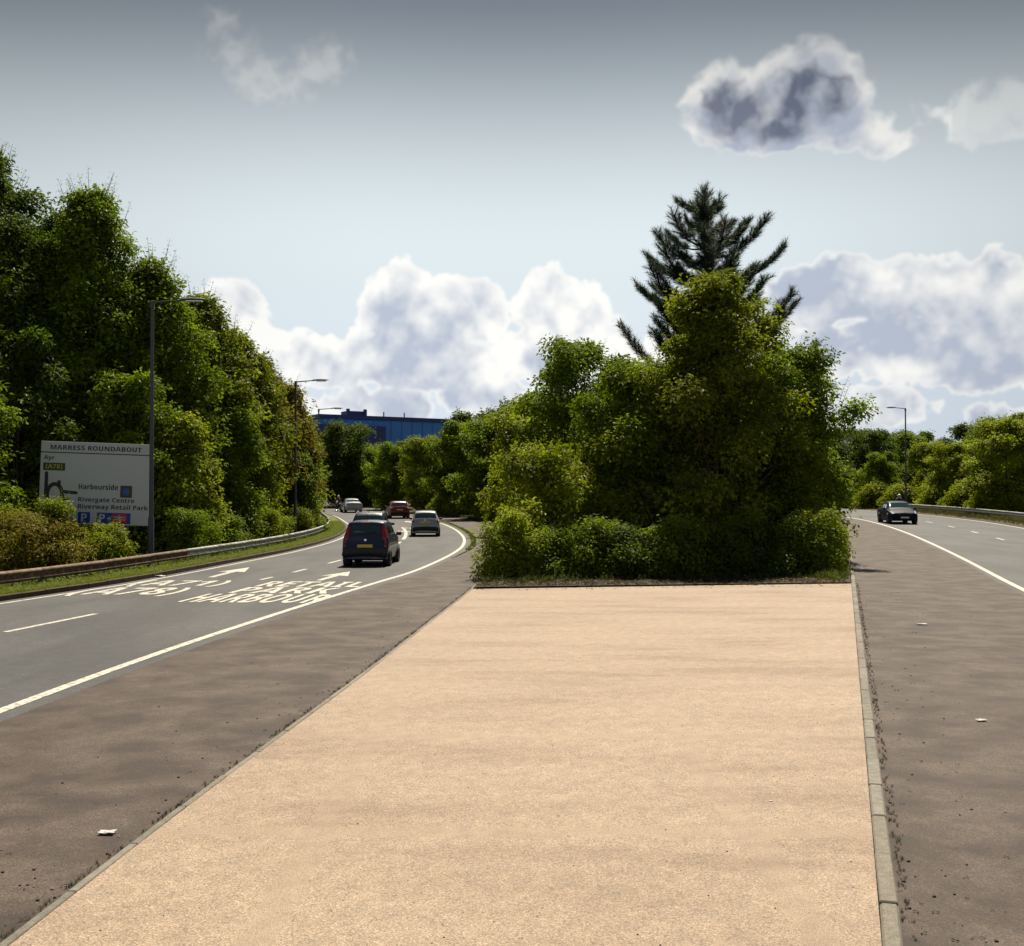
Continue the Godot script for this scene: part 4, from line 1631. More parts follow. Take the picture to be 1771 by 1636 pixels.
func left_planting() -> void:
	var base := {"h": 12.0, "r": 3.2, "base": 0.10, "shape": "column", "clumps": 260, "boughs": 24, "clump": 0.7, "per": 24, "key": "sprig", "col": GREEN, "seed": 200, "size": 1.25, "wisps": 120, "wisp_size": 1.3, "wisp_from": 0.45}
	var rows := [
		# x, d, height, radius, shape, colour, wisps, label
		[-21.8, 45.0, 16.2, 3.8, "ovate", DEEP, 260, "tallest dark feathery tree at the far left above the sign"],
		[-20.0, 48.5, 14.6, 3.2, "ovate", DEEP, 200, "dark feathery tree between the tallest tree and the slender one"],
		[-17.9, 46.0, 14.9, 2.7, "ovate", GREEN, 240, "slender tree with thin upright shoots above the sign"],
		[-15.9, 47.5, 12.2, 2.9, "ovate", GREEN, 120, "leafy tree directly behind the first street lamp"],
		[-15.0, 52.0, 11.4, 2.6, "ovate", OLIVE, 90, "yellow-green tree right of the first lamp's arm"],
		[-14.9, 57.5, 10.5, 2.4, "ovate", OLIVE, 60, "olive tree between the two left street lamps, nearer one"],
		[-15.3, 64.0, 10.0, 2.1, "ovate", RUST, 60, "brownish tree between the two left street lamps, farther one"],
		[-14.4, 69.0, 9.0, 2.0, "ovate", RUST, 50, "brown-tinged tree just behind the second street lamp"],
		[-14.9, 75.5, 7.5, 1.9, "ovate", GREEN, 30, "bright green tree right of the second lamp where the rail bends"],
		[-17.2, 85.0, 6.4, 1.7, "round", GREEN, 20, "last green tree of the left bank beside the bend"]]
	for i in rows.size():
		var e: Array = rows[i]
		var s := base.duplicate()
		s.h = e[2]
		s.r = e[3]
		s.shape = e[4]
		s.col = e[5]
		s.wisps = e[6]
		s.seed = 200 + i
		if i > 3:
			s.key = "sprig"
			s.size = 1.4
		tree("broadleaf_tree", e[7], "tree", P(e[0], e[1], 0.1), s)
	# lower growth in front of them
	var low := [
		[-18.6, 36.5, 6.2, 2.0, GREEN, "broad green bush tree left of the sign at the frame's edge"],
		[-18.9, 41.5, 8.5, 2.4, DEEP, "dark bush tree close behind the sign"],
		[-15.0, 43.0, 7.0, 1.9, GREEN, "green bush tree behind the right half of the sign"],
		[-13.3, 44.5, 5.4, 1.5, LIME, "light green bush right of the first lamp post"],
		[-13.0, 50.0, 6.0, 1.5, GREEN, "leafy bush behind the rail, second right of the first lamp post"],
		[-13.4, 55.5, 5.2, 1.4, LIME, "pale bush behind the rail midway between the two lamps"],
		[-14.3, 60.5, 5.2, 1.3, GREEN, "bush behind the rail just left of the second lamp post"],
		[-13.3, 67.5, 4.8, 1.2, GREEN, "bush behind the rail just right of the second lamp post"],
		[-14.3, 73.0, 4.4, 1.1, LIME, "bright bush behind the bend of the left rail"],
		[-16.0, 80.5, 3.4, 1.0, GREEN, "small bush at the far end of the left rail"]]
	for i in low.size():
		var e: Array = low[i]
		tree("bush", e[5], "bush", P(e[0], e[1], 0.05), {"h": e[2], "r": e[3], "base": 0.03, "shape": "bush", "clumps": 110, "boughs": 14, "clump": 0.5, "per": 26, "key": "sprig", "col": e[4], "seed": 300 + i, "stems": 4, "trunk": 0.05, "wisps": 24, "wisp_size": 0.9, "size": 1.1})
	var scrub := [
		[-16.0, 34.0, 1.9, 1.5, RUST, "brownish scrub bush under the lower left corner of the sign"],
		[-14.2, 32.6, 1.5, 1.2, RUST, "reddish brown low bush at the left edge behind the rail"],
		[-15.9, 37.2, 2.1, 0.8, LIME, "light green sprig bush overlapping the sign's lower left corner"],
		[-13.9, 37.0, 1.3, 0.9, LIME, "small bright bush under the middle of the sign"],
		[-12.5, 41.5, 1.7, 0.9, GREEN, "low bush at the foot of the first street lamp"],
		[-12.0, 46.5, 1.5, 0.9, GREEN, "low bush behind the rail, nearest right of the first lamp"],
		[-11.9, 52.5, 1.6, 0.8, LIME, "low bright bush behind the middle of the left rail"],
		[-12.6, 57.0, 1.5, 0.8, GREEN, "low bush near the foot of the second street lamp"],
		[-12.6, 65.0, 1.5, 0.8, LIME, "low bright bush behind the rail before the bend"],
		[-18.2, 31.5, 3.4, 1.6, GREEN, "tall green bush at the left border beyond the rail's near end"]]
	for i in scrub.size():
		var e: Array = scrub[i]
		tree("bush", e[5], "bush", P(e[0], e[1], 0.03), {"h": e[2], "r": e[3], "base": 0.03, "shape": "bush", "clumps": 50, "boughs": 8, "clump": 0.38, "per": 22, "key": "fine", "col": e[4], "seed": 400 + i, "stems": 3, "trunk": 0.02, "low": 0.3, "wisps": 16, "wisp_size": 0.5})

const NTH := ["leftmost", "second", "third", "fourth", "fifth", "sixth", "seventh", "eighth", "ninth", "tenth", "eleventh", "twelfth"]

func grove(kinds: Array, list: Array, bands: Array, place: String, group: String) -> void:
	# copies with a label that counts them from the left within their row
	var tone := ["mid green", "light green", "dark green"]
	for row in 3:
		var lo: float = -99.0 if row == 0 else bands[row - 1]
		var hi: float = 999.0 if row == 2 else bands[row]
		var mine := []
		for e in list:
			if e[1] >= lo and e[1] < hi:
				mine.append(e)
		mine.sort_custom(func(p, q): return p[0] / p[1] < q[0] / q[1])
		for k in mine.size():
			var e: Array = mine[k]
			var nth: String = NTH[k] + ("" if k == 0 else " from the left")
			var label := "%s tree, %s in the %s row %s" % [tone[e[2]], nth, ["front", "middle", "back"][row], place]
			dup(kinds[e[2]], P(e[0], e[1]), rng.randf() * TAU, Vector3(e[3] * rng.randf_range(0.92, 1.2), e[3] * rng.randf_range(0.94, 1.04), e[3] * rng.randf_range(0.92, 1.2)), label, group)

func shrub_line(src: Node3D, list: Array, place: String, group: String) -> void:
	for k in list.size():
		var e: Array = list[k]
		dup(src, P(e[0], e[1]), rng.randf() * TAU, Vector3.ONE * e[2], "low shrub %s, %s" % [place, "nearest of its row" if k == 0 else NTH[k] + " nearest of its row"], group)

func far_planting() -> void:
	# one tree of each kind, then copies with their own size and turn
	var kinds := []
	var cols := [GREEN, LIME, DEEP]
	var first := [Vector2(-1.0, 95.0), Vector2(1.6, 66.0), Vector2(-20.5, 133.0)]
	var names := ["bushy green tree on the island where the footway bends away", "light green tree on the island behind the yellow-green shrub", "dark green tree across the bend behind the silver saloon"]
	for i in 3:
		kinds.append(tree("wood_tree", names[i], "tree", PV(first[i]), {"h": 9.0, "r": 3.1, "base": 0.05, "shape": "round", "clumps": 170, "boughs": 16, "clump": 0.75, "per": 20, "key": "coarse", "col": cols[i], "seed": 500 + i, "wisps": 16, "wisp_size": 1.0, "size": 0.95}))
	kinds[0].scale = Vector3(1.15, 1.0, 1.15)
	kinds[1].scale = Vector3(1.0, 0.78, 1.0)
	kinds[2].scale = Vector3(1.1, 1.1, 1.1)
	rng.seed = 640
	grove(kinds, [[-5.0, 104.0, 0, 0.95], [-9.0, 113.0, 1, 0.84], [-13.5, 122.5, 0, 0.84], [2.2, 86.0, 1, 1.05], [5.5, 92.0, 0, 1.15], [3.0, 75.0, 0, 0.95], [-3.0, 112.0, 2, 1.15], [-8.0, 124.0, 2, 0.92], [2.0, 106.0, 2, 1.15],
		[8.5, 60.0, 2, 0.9], [12.5, 58.0, 0, 0.8], [15.4, 66.0, 1, 0.74], [17.4, 76.0, 0, 0.8], [7.0, 78.0, 2, 1.0], [14.0, 84.0, 2, 0.95], [20.0, 90.0, 0, 0.85]], [70.0, 100.0], "of the island wood", "trees of the island wood behind the front row")
	grove(kinds, [[-26.0, 138.0, 0, 0.82], [-16.0, 140.0, 2, 0.84], [-30.0, 146.0, 2, 0.88], [-22.5, 142.0, 0, 0.9], [-20.0, 150.0, 0, 0.88], [-12.0, 146.0, 0, 0.86], [-36.0, 150.0, 2, 0.85], [-24.5, 128.5, 2, 0.75], [-18.2, 134.0, 0, 0.80], [-33.0, 160.0, 0, 0.9], [-10.0, 158.0, 2, 0.9], [-42.0, 158.0, 2, 0.9]], [142.0, 152.0], "across the far bend", "trees across the far bend")
	grove(kinds, [[-21.5, 97.0, 0, 0.75], [-23.0, 106.0, 2, 0.85], [-19.8, 60.0, 2, 1.25], [-20.5, 70.0, 2, 1.1], [-21.0, 82.0, 2, 0.9], [-26.0, 52.0, 2, 1.6], [-19.0, 55.0, 0, 1.2]], [64.0, 90.0], "of the left bank", "second row trees of the left bank")
	grove(kinds, [[39.5, 86.0, 1, 0.82], [43.5, 92.0, 0, 0.95], [40.0, 98.0, 1, 0.68], [45.5, 102.0, 0, 0.97], [42.5, 110.0, 1, 0.71], [36.5, 108.0, 0, 0.60], [49.0, 112.0, 2, 0.92], [39.0, 118.0, 2, 0.84], [33.0, 116.0, 2, 0.80],
		[45.0, 122.0, 0, 0.92], [53.0, 120.0, 0, 0.92], [28.5, 122.0, 0, 0.80], [34.5, 128.0, 2, 0.92], [41.0, 132.0, 2, 0.94], [24.0, 130.0, 2, 0.92], [48.0, 136.0, 2, 0.97], [56.0, 132.0, 2, 1.01], [29.5, 138.0, 0, 0.97], [62.0, 140.0, 2, 1.01], [37.0, 142.0, 2, 1.01], [22.0, 142.0, 2, 1.05]], [104.0, 121.0], "behind the right guard rail", "trees behind the right guard rail")
	# low shrubs along the right rail and along the inner bend
	var lowk := tree("low_shrub", "low yellow-green shrub behind the rail beside the motorcyclist", "shrub", P(38.6, 93.0), {"h": 2.4, "r": 1.6, "base": 0.03, "shape": "bush", "clumps": 40, "clump": 0.6, "per": 30, "key": "sprig", "col": LIME, "seed": 700, "stems": 3, "trunk": 0.03, "size": 1.4})
	shrub_line(lowk, [[39.5, 79.0, 0.8], [38.6, 84.0, 0.75], [38.9, 89.0, 0.9], [38.2, 97.0, 0.85], [39.5, 101.0, 1.2], [36.2, 102.0, 0.9], [35.0, 105.5, 0.95], [33.0, 109.0, 1.0], [31.0, 112.0, 0.9], [29.0, 115.0, 0.9]], "along the back of the right rail", "low shrubs along the right guard rail")
	shrub_line(lowk, [[0.7, 43.0, 0.75], [1.0, 50.0, 0.7], [0.9, 58.0, 0.7], [1.0, 64.0, 0.75], [0.8, 71.0, 0.75], [0.5, 78.0, 0.8], [-0.6, 86.0, 0.85], [-2.0, 93.0, 0.8], [-4.2, 100.0, 0.85], [-6.8, 107.0, 0.8]], "along the inner edge of the left footway", "low shrubs along the left footway")

func furniture() -> void:
	var a := spline(left_kerb, 120)
	guard_rail("galvanised guard rail on posts along the left verge, rust stained at its near end", offset(a, -1.2).slice(24, 92), 0.55, [0, 1, 2, 3, 4, 5])
	var re := spline(right_edge, 200)
	var rr := offset(re, 10.2)
	rr.reverse()
	guard_rail("long galvanised guard rail curving behind the right carriageway", rr.slice(10, 170), 0.68, [])
	lamp("tall street lamp with its arm over the road beside the sign", P(-12.6, 38.0), 9.2, 1.85, 0.05)
	lamp("street lamp second from the left, rising from the bushes at the bend", P(-12.55, 63.0), 9.0, 1.9, 0.02)
	lamp("far street lamp on the left whose arm shows above the blue roof", P(-15.3, 86.0), 9.0, 1.9, 0.1)
	lamp("street lamp above the black car on the right with its arm to the left", P(34.4, 95.0), 9.1, 1.75, PI + 0.1)
	lamp("street lamp beyond the right border of which the lantern tip shows", P(33.4, 66.5), 8.9, 1.75, PI)
	road_sign()

func sign_text(text: String, u0: float, u1: float, v0: float, v1: float, m: Material, root: Node3D, w: float, h: float, z := 0.004, called := "lettering") -> void:
	var l := letters(text, Vector2((u1 - u0) * w, (v1 - v0) * h), 0.003, true)
	var o := put(called, l[0], m, root)
	var b := Basis.from_scale(l[1])
	o.transform = Transform3D(b, Vector3(((u0 + u1) * 0.5 - 0.5) * w, (0.5 - (v0 + v1) * 0.5) * h, z) - b * Vector3(l[2].x, l[2].y, l[2].z - 0.0015))

func road_sign() -> void:
	var w := 3.86
	var h := 2.93
	var at := P(-14.93, 39.0, 2.84)
	var root := thing("road_sign", "large white roundabout direction sign on posts beyond the left rail", "road sign", Vector3(at.x, 0, at.z), 0.10)
	var face := Node3D.new()
	face.name = "sign_face"
	root.add_child(face)
	face.position = Vector3(0, at.y, 0)
	face.rotation.z = -0.032
	var white := mat(0.48, 0.50, 0.51, 0.5)
	var black := mat(0.012, 0.012, 0.014, 0.5)
	var blue := mat(0.006, 0.03, 0.30, 0.5)
	var brown := mat(0.07, 0.03, 0.012, 0.5)
	var green := mat(0.012, 0.055, 0.012, 0.5)
	var yellow := mat(0.45, 0.33, 0.02, 0.5)
	var red := mat(0.45, 0.01, 0.012, 0.5)
	var plate := func(called: String, u0: float, u1: float, v0: float, v1: float, z: float, m: Material) -> void:
		var st := begin()
		box(st, Vector3(((u0 + u1) * 0.5 - 0.5) * w, (0.5 - (v0 + v1) * 0.5) * h, z), Vector3((u1 - u0) * w, (v1 - v0) * h, 0.004))
		put(called, done(st), m, face)
	var st := begin()
	box(st, Vector3(0, 0, -0.02), Vector3(w, h, 0.04), 0.006)
	put("panel", done(st), white, face)
	plate.call("header_rule", 0.0, 1.0, 0.128, 0.140, 0.003, black)
	sign_text("MARRESS ROUNDABOUT", 0.085, 0.905, 0.042, 0.100, black, face, w, h)
	sign_text("Ayr", 0.030, 0.122, 0.172, 0.240, black, face, w, h)
	plate.call("route_panel", 0.025, 0.222, 0.262, 0.355, 0.003, green)
	sign_text("(A78)", 0.05, 0.197, 0.278, 0.342, yellow, face, w, h, 0.008)
	sign_text("Harbourside", 0.35, 0.705, 0.505, 0.575, black, face, w, h)
	sign_text("Rivergate Centre", 0.35, 0.855, 0.668, 0.742, black, face, w, h)
	sign_text("Riverway Retail Park", 0.35, 0.982, 0.752, 0.828, black, face, w, h)
	plate.call("tourist_panel", 0.725, 0.832, 0.515, 0.662, 0.003, brown)
	plate.call("parking_panel", 0.352, 0.462, 0.852, 0.985, 0.003, blue)
	sign_text("P", 0.383, 0.435, 0.870, 0.968, white, face, w, h, 0.008, "parking_symbol")
	plate.call("park_and_ride_panel", 0.520, 0.827, 0.852, 0.985, 0.003, blue)
	sign_text("P", 0.545, 0.597, 0.870, 0.968, white, face, w, h, 0.008, "parking_symbol")
	sign_text("+", 0.617, 0.645, 0.905, 0.942, white, face, w, h, 0.008, "plus_symbol")
	plate.call("rail_panel", 0.662, 0.795, 0.862, 0.975, 0.006, red)
	# the emblem: a ring of blue on brown
	st = begin()
	var c := Vector2((0.7785 - 0.5) * w, (0.5 - 0.588) * h)
	for ring in [[0.0, 0.105, 0.007], [0.118, 0.135, 0.007]]:
		for k in 28:
			var g := TAU * k / 28.0
			var g2 := TAU * (k + 1) / 28.0
			var q := []
			for e in [[ring[0], g], [ring[1], g], [ring[1], g2], [ring[0], g2]]:
				q.append(Vector3(c.x + cos(e[1]) * e[0], c.y + sin(e[1]) * e[0], ring[2]))
			oquad(st, q[0], q[1], q[2], q[3], Vector3(c.x, c.y, -9))
	put("emblem", done(st), mat(0.02, 0.10, 0.42, 0.5), face)
	# white double arrow on red
	st = begin()
	var rc := Vector2((0.7285 - 0.5) * w, (0.5 - 0.9185) * h)
	for bar in [[-0.20, 0.20, 0.045], [-0.20, 0.20, -0.045]]:
		box(st, Vector3(rc.x, rc.y + bar[2], 0.010), Vector3(0.40, 0.030, 0.003))
	for z in [[-0.10, 0.045, 0.04, -0.045], [0.04, 0.045, -0.04, 0.120], [-0.04, -0.045, 0.04, -0.120], [0.10, 0.045, -0.02, 0.0]]:
		var p0 := Vector2(z[0], z[1])
		var p1 := Vector2(z[2], z[3])
		var t := (p1 - p0).normalized() * 0.0
		var nrm := Vector2(-(p1 - p0).y, (p1 - p0).x).normalized() * 0.017
		var q := [rc + p0 - t + nrm, rc + p1 + t + nrm, rc + p1 + t - nrm, rc + p0 - t - nrm]
		oquad(st, Vector3(q[0].x, q[0].y, 0.0125), Vector3(q[1].x, q[1].y, 0.0125), Vector3(q[2].x, q[2].y, 0.0125), Vector3(q[3].x, q[3].y, 0.0125), Vector3(rc.x, rc.y, -9))
	put("rail_symbol", done(st), white, face)
	# roundabout diagram
	st = begin()
	var o := Vector2((0.137 - 0.5) * w, (0.5 - 0.655) * h)
	var rx := 0.068 * w
	var ry := 0.135 * h
	for k in 36:
		var q := []
		for e in [[0, 0], [1, 0], [1, 1], [0, 1]]:
			var g: float = TAU * (k + e[0]) / 36.0
			var rr: float = -0.07 if e[1] == 0 else 0.07
			q.append(Vector3(o.x + cos(g) * (rx + rr), o.y + sin(g) * (ry + rr), 0.006))
		oquad(st, q[0], q[1], q[2], q[3], Vector3(o.x, o.y, -9))
	var flat := func(pts: Array) -> void:
		var v := []
		for p in pts:
			v.append(Vector3((p[0] - 0.5) * w, (0.5 - p[1]) * h, 0.0085))
		for k in range(1, v.size() - 1):
			otri(st, v[0], v[k], v[k + 1], v[0] - Vector3(0, 0, 9))
	flat.call([[0.043, 0.38], [0.058, 0.365], [0.073, 0.38], [0.078, 0.70], [0.043, 0.68]])
	flat.call([[0.158, 0.475], [0.188, 0.475], [0.188, 0.56], [0.158, 0.56]])
	flat.call([[0.20, 0.588], [0.335, 0.602], [0.347, 0.62], [0.335, 0.638], [0.20, 0.632]])
	flat.call([[0.20, 0.70], [0.265, 0.675], [0.28, 0.70], [0.21, 0.75]])
	flat.call([[0.175, 0.76], [0.215, 0.745], [0.232, 0.86], [0.205, 0.86]])
	put("roundabout_diagram", done(st), black, face)
	for x in [-1.05, 1.05]:
		var ps := begin()
		tube(ps, [Vector3(x, -0.3, -0.12), Vector3(x, at.y + h * 0.45, -0.12)], [0.065, 0.065], 10)
		put("post", done(ps), M.lamp_grey, root)

# stations: z, floor, belt, top, half width, half width of the top
func tall_hatch() -> Array:
	return [[-1.77, 0.32, 0.60, 0.64, 0.62, 0.50], [-1.70, 0.24, 0.76, 0.82, 0.73, 0.60], [-1.25, 0.21, 0.90, 0.98, 0.785, 0.67], [-0.98, 0.20, 0.96, 1.05, 0.79, 0.66], [-0.30, 0.20, 0.99, 1.49, 0.79, 0.61],
		[0.45, 0.20, 1.00, 1.545, 0.79, 0.61], [1.42, 0.20, 1.02, 1.51, 0.785, 0.60], [1.60, 0.21, 0.96, 1.06, 0.78, 0.66], [1.69, 0.24, 0.74, 0.80, 0.775, 0.68], [1.77, 0.27, 0.56, 0.61, 0.76, 0.68], [1.76, 0.27, 0.42, 0.45, 0.75, 0.67], [1.70, 0.27, 0.30, 0.33, 0.70, 0.62]]

func hatch(l: float, w: float, h: float) -> Array:
	return [[-l * 0.5, 0.30, 0.52, 0.58, w * 0.74, w * 0.6], [-l * 0.48, 0.22, 0.68, 0.74, w * 0.90, w * 0.74], [-l * 0.34, 0.19, 0.84, 0.94, w * 0.985, w * 0.82], [-l * 0.25, 0.18, 0.92, 1.01, w, w * 0.82], [-l * 0.06, 0.18, 0.95, h - 0.05, w, w * 0.72],
		[l * 0.10, 0.18, 0.97, h, w, w * 0.72], [l * 0.36, 0.18, 0.99, h - 0.05, w * 0.985, w * 0.70], [l * 0.455, 0.19, 0.92, 1.0, w * 0.97, w * 0.80], [l * 0.475, 0.22, 0.78, 0.85, w * 0.96, w * 0.82], [l * 0.5, 0.26, 0.56, 0.62, w * 0.93, w * 0.82], [l * 0.495, 0.26, 0.42, 0.45, w * 0.92, w * 0.8], [l * 0.48, 0.25, 0.30, 0.33, w * 0.86, w * 0.75]]

func saloon(l: float, w: float, h: float) -> Array:
	return [[-l * 0.5, 0.28, 0.50, 0.55, w * 0.72, w * 0.58], [-l * 0.485, 0.20, 0.64, 0.70, w * 0.88, w * 0.72], [-l * 0.36, 0.18, 0.80, 0.88, w * 0.98, w * 0.80], [-l * 0.24, 0.17, 0.88, 0.97, w, w * 0.82], [-l * 0.06, 0.17, 0.92, h - 0.04, w, w * 0.70],
		[l * 0.08, 0.17, 0.93, h, w, w * 0.70], [l * 0.22, 0.17, 0.94, h - 0.07, w * 0.99, w * 0.68], [l * 0.36, 0.18, 0.93, 1.05, w * 0.98, w * 0.80], [l * 0.475, 0.20, 0.88, 0.99, w * 0.95, w * 0.80], [l * 0.495, 0.24, 0.66, 0.72, w * 0.92, w * 0.80], [l * 0.5, 0.26, 0.50, 0.54, w * 0.90, w * 0.78], [l * 0.485, 0.25, 0.30, 0.33, w * 0.84, w * 0.72]]

func traffic() -> void:
	var navy := paint(0.003, 0.006, 0.034, 0.45)
	var dark := paint(0.006, 0.008, 0.016, 0.25)
	var silver := paint(0.34, 0.35, 0.38)
	var red := paint(0.17, 0.003, 0.010, 0.5)
	var pale := paint(0.34, 0.36, 0.39)
	var black := mat(0.006, 0.009, 0.024, 0.55)
	black.metallic_specular = 0.22
	var st := tall_hatch()
	car("tall_hatchback", "dark navy tall hatchback with yellow plate, nearest car on the left road", "car", P(-4.95, 38.6), -0.015, st, navy,
		{"w": 0.79, "wb": 2.3, "shift": -0.02, "wr": 0.285, "ws": [3, 4, 6, 7], "rw": 6.0, "tails": [[6.15, 7.5, 4.4, 5.95], [7.5, 8.5, 4.3, 5.6], [7.6, 7.8, 4.5, 5.5, 1]], "heads": [[0.6, 1.7, 4.3, 5.3]], "bumper": [8.8, 2.2], "plate": Vector3(0, 0.70, 1.755), "front_plate": Vector3(0, 0.42, -1.79), "badge": Vector3(0, 0.90, 1.68), "stop_lamp": Vector3(0, 1.50, 1.47), "grille": [0.3, 0.9]})
	car("estate_car", "dark estate car with roof rails directly ahead of the navy hatchback", "car", P(-6.75, 52.4), 0.05, hatch(4.5, 0.89, 1.62), dark,
		{"w": 0.89, "wb": 2.65, "wr": 0.33, "ws": [3, 4, 6, 7], "tails": [[6.4, 8.0, 4.5, 5.2]], "heads": [[0.6, 1.7, 4.3, 5.3]], "bumper": [8.9, 2.2], "plate": Vector3(0, 0.76, 2.235), "front_plate": Vector3(0, 0.42, -2.28), "rails": true, "grille": [0.2, 0.9]})
	car("hatchback", "silver grey hatchback in the right lane beside the white edge line", "car", P(-5.15, 64.9), 0.075, hatch(3.75, 0.83, 1.50), silver,
		{"w": 0.83, "wb": 2.4, "wr": 0.29, "ws": [3, 4, 6, 7], "tails": [[6.5, 8.1, 4.5, 5.2]], "heads": [[0.6, 1.7, 4.3, 5.3]], "bumper": [9.2, 2.2], "plate": Vector3(0, 0.80, 1.84), "front_plate": Vector3(0, 0.42, -1.90), "grille": [0.2, 0.9], "badge": Vector3(0, 0.95, 1.76)})
	car("hatchback", "red hatchback ahead in the right lane, beyond the silver one", "car", P(-10.2, 96.8), 0.22, hatch(4.1, 0.89, 1.50), red,
		{"w": 0.89, "wb": 2.55, "wr": 0.31, "ws": [3, 4, 6, 7], "tails": [[6.9, 7.9, 4.3, 5.95, 1]], "heads": [[0.6, 1.7, 4.3, 5.3]], "bumper": [9.4, 2.2], "plate": Vector3(0, 0.76, 2.03), "front_plate": Vector3(0, 0.42, -2.07), "grille": [0.2, 0.9]})
	car("saloon_car", "pale silver saloon farthest ahead on the left road", "car", P(-16.7, 113.0), 0.30, saloon(4.5, 0.88, 1.44), pale,
		{"w": 0.88, "wb": 2.7, "wr": 0.31, "ws": [3, 4, 6, 7], "tails": [[8.0, 8.8, 4.2, 5.6, 1]], "heads": [[0.6, 1.7, 4.3, 5.3]], "bumper": [10.2, 2.2], "dark_bumper": false, "plate": Vector3(0, 0.72, 2.26), "front_plate": Vector3(0, 0.42, -2.27), "grille": [0.2, 0.9], "wiper": false})
	car("saloon_car", "blue-black saloon coming towards the camera on the right road", "car", P(25.9, 73.2), PI - 0.13, saloon(4.6, 0.92, 1.47), black,
		{"w": 0.92, "wb": 2.72, "wr": 0.32, "ws": [3, 4, 6, 7], "tails": [[8.0, 8.8, 4.2, 5.6]], "heads": [[0.9, 2.0, 4.25, 5.5]], "bumper": [10.2, 2.2], "dark_bumper": false, "plate": Vector3(0, 0.72, 2.31), "front_plate": Vector3(0, 0.42, -2.33), "grille": [0.25, 1.0], "wiper": false, "mirror": black})
	motorcycle("dark motorcycle behind the blue-black saloon", P(31.3, 88.0), PI - 0.08, black)
	rider("motorcyclist in dark riding clothes and white helmet behind the blue-black saloon", P(31.3, 88.0), PI - 0.08, mat(0.012, 0.013, 0.016, 0.7), mat(0.75, 0.76, 0.74, 0.25))
	motorcycle("pale motorcycle left of the farthest silver saloon", P(-18.55, 116.5), 0.42, mat(0.5, 0.52, 0.50, 0.35))
	rider("motorcyclist in dark red jacket and grey helmet left of the farthest saloon", P(-18.55, 116.5), 0.42, mat(0.10, 0.015, 0.018, 0.8), mat(0.42, 0.42, 0.42, 0.3))

func scatter(line: Array, w0: float, w1: float, n: int, key: String, col: Array, size: float, h: float) -> Array:
	var out := []
	for i in n:
		var k := rng.randi() % (line.size() - 1)
		var a: Vector2 = line[k]
		var b: Vector2 = line[k + 1]
		var t := (b - a).normalized()
		var p := a.lerp(b, rng.randf()) + Vector2(t.y, -t.x) * rng.randf_range(w0, w1)
		var up := Vector3(rng.randf_range(-0.2, 0.2), 1, rng.randf_range(-0.2, 0.2)).normalized()
		out.append([Transform3D(basis_up(up, rng.randf() * TAU, size * rng.randf_range(0.6, 1.4)), PV(p, h)), shade_of(col, 0.25)])
	return out

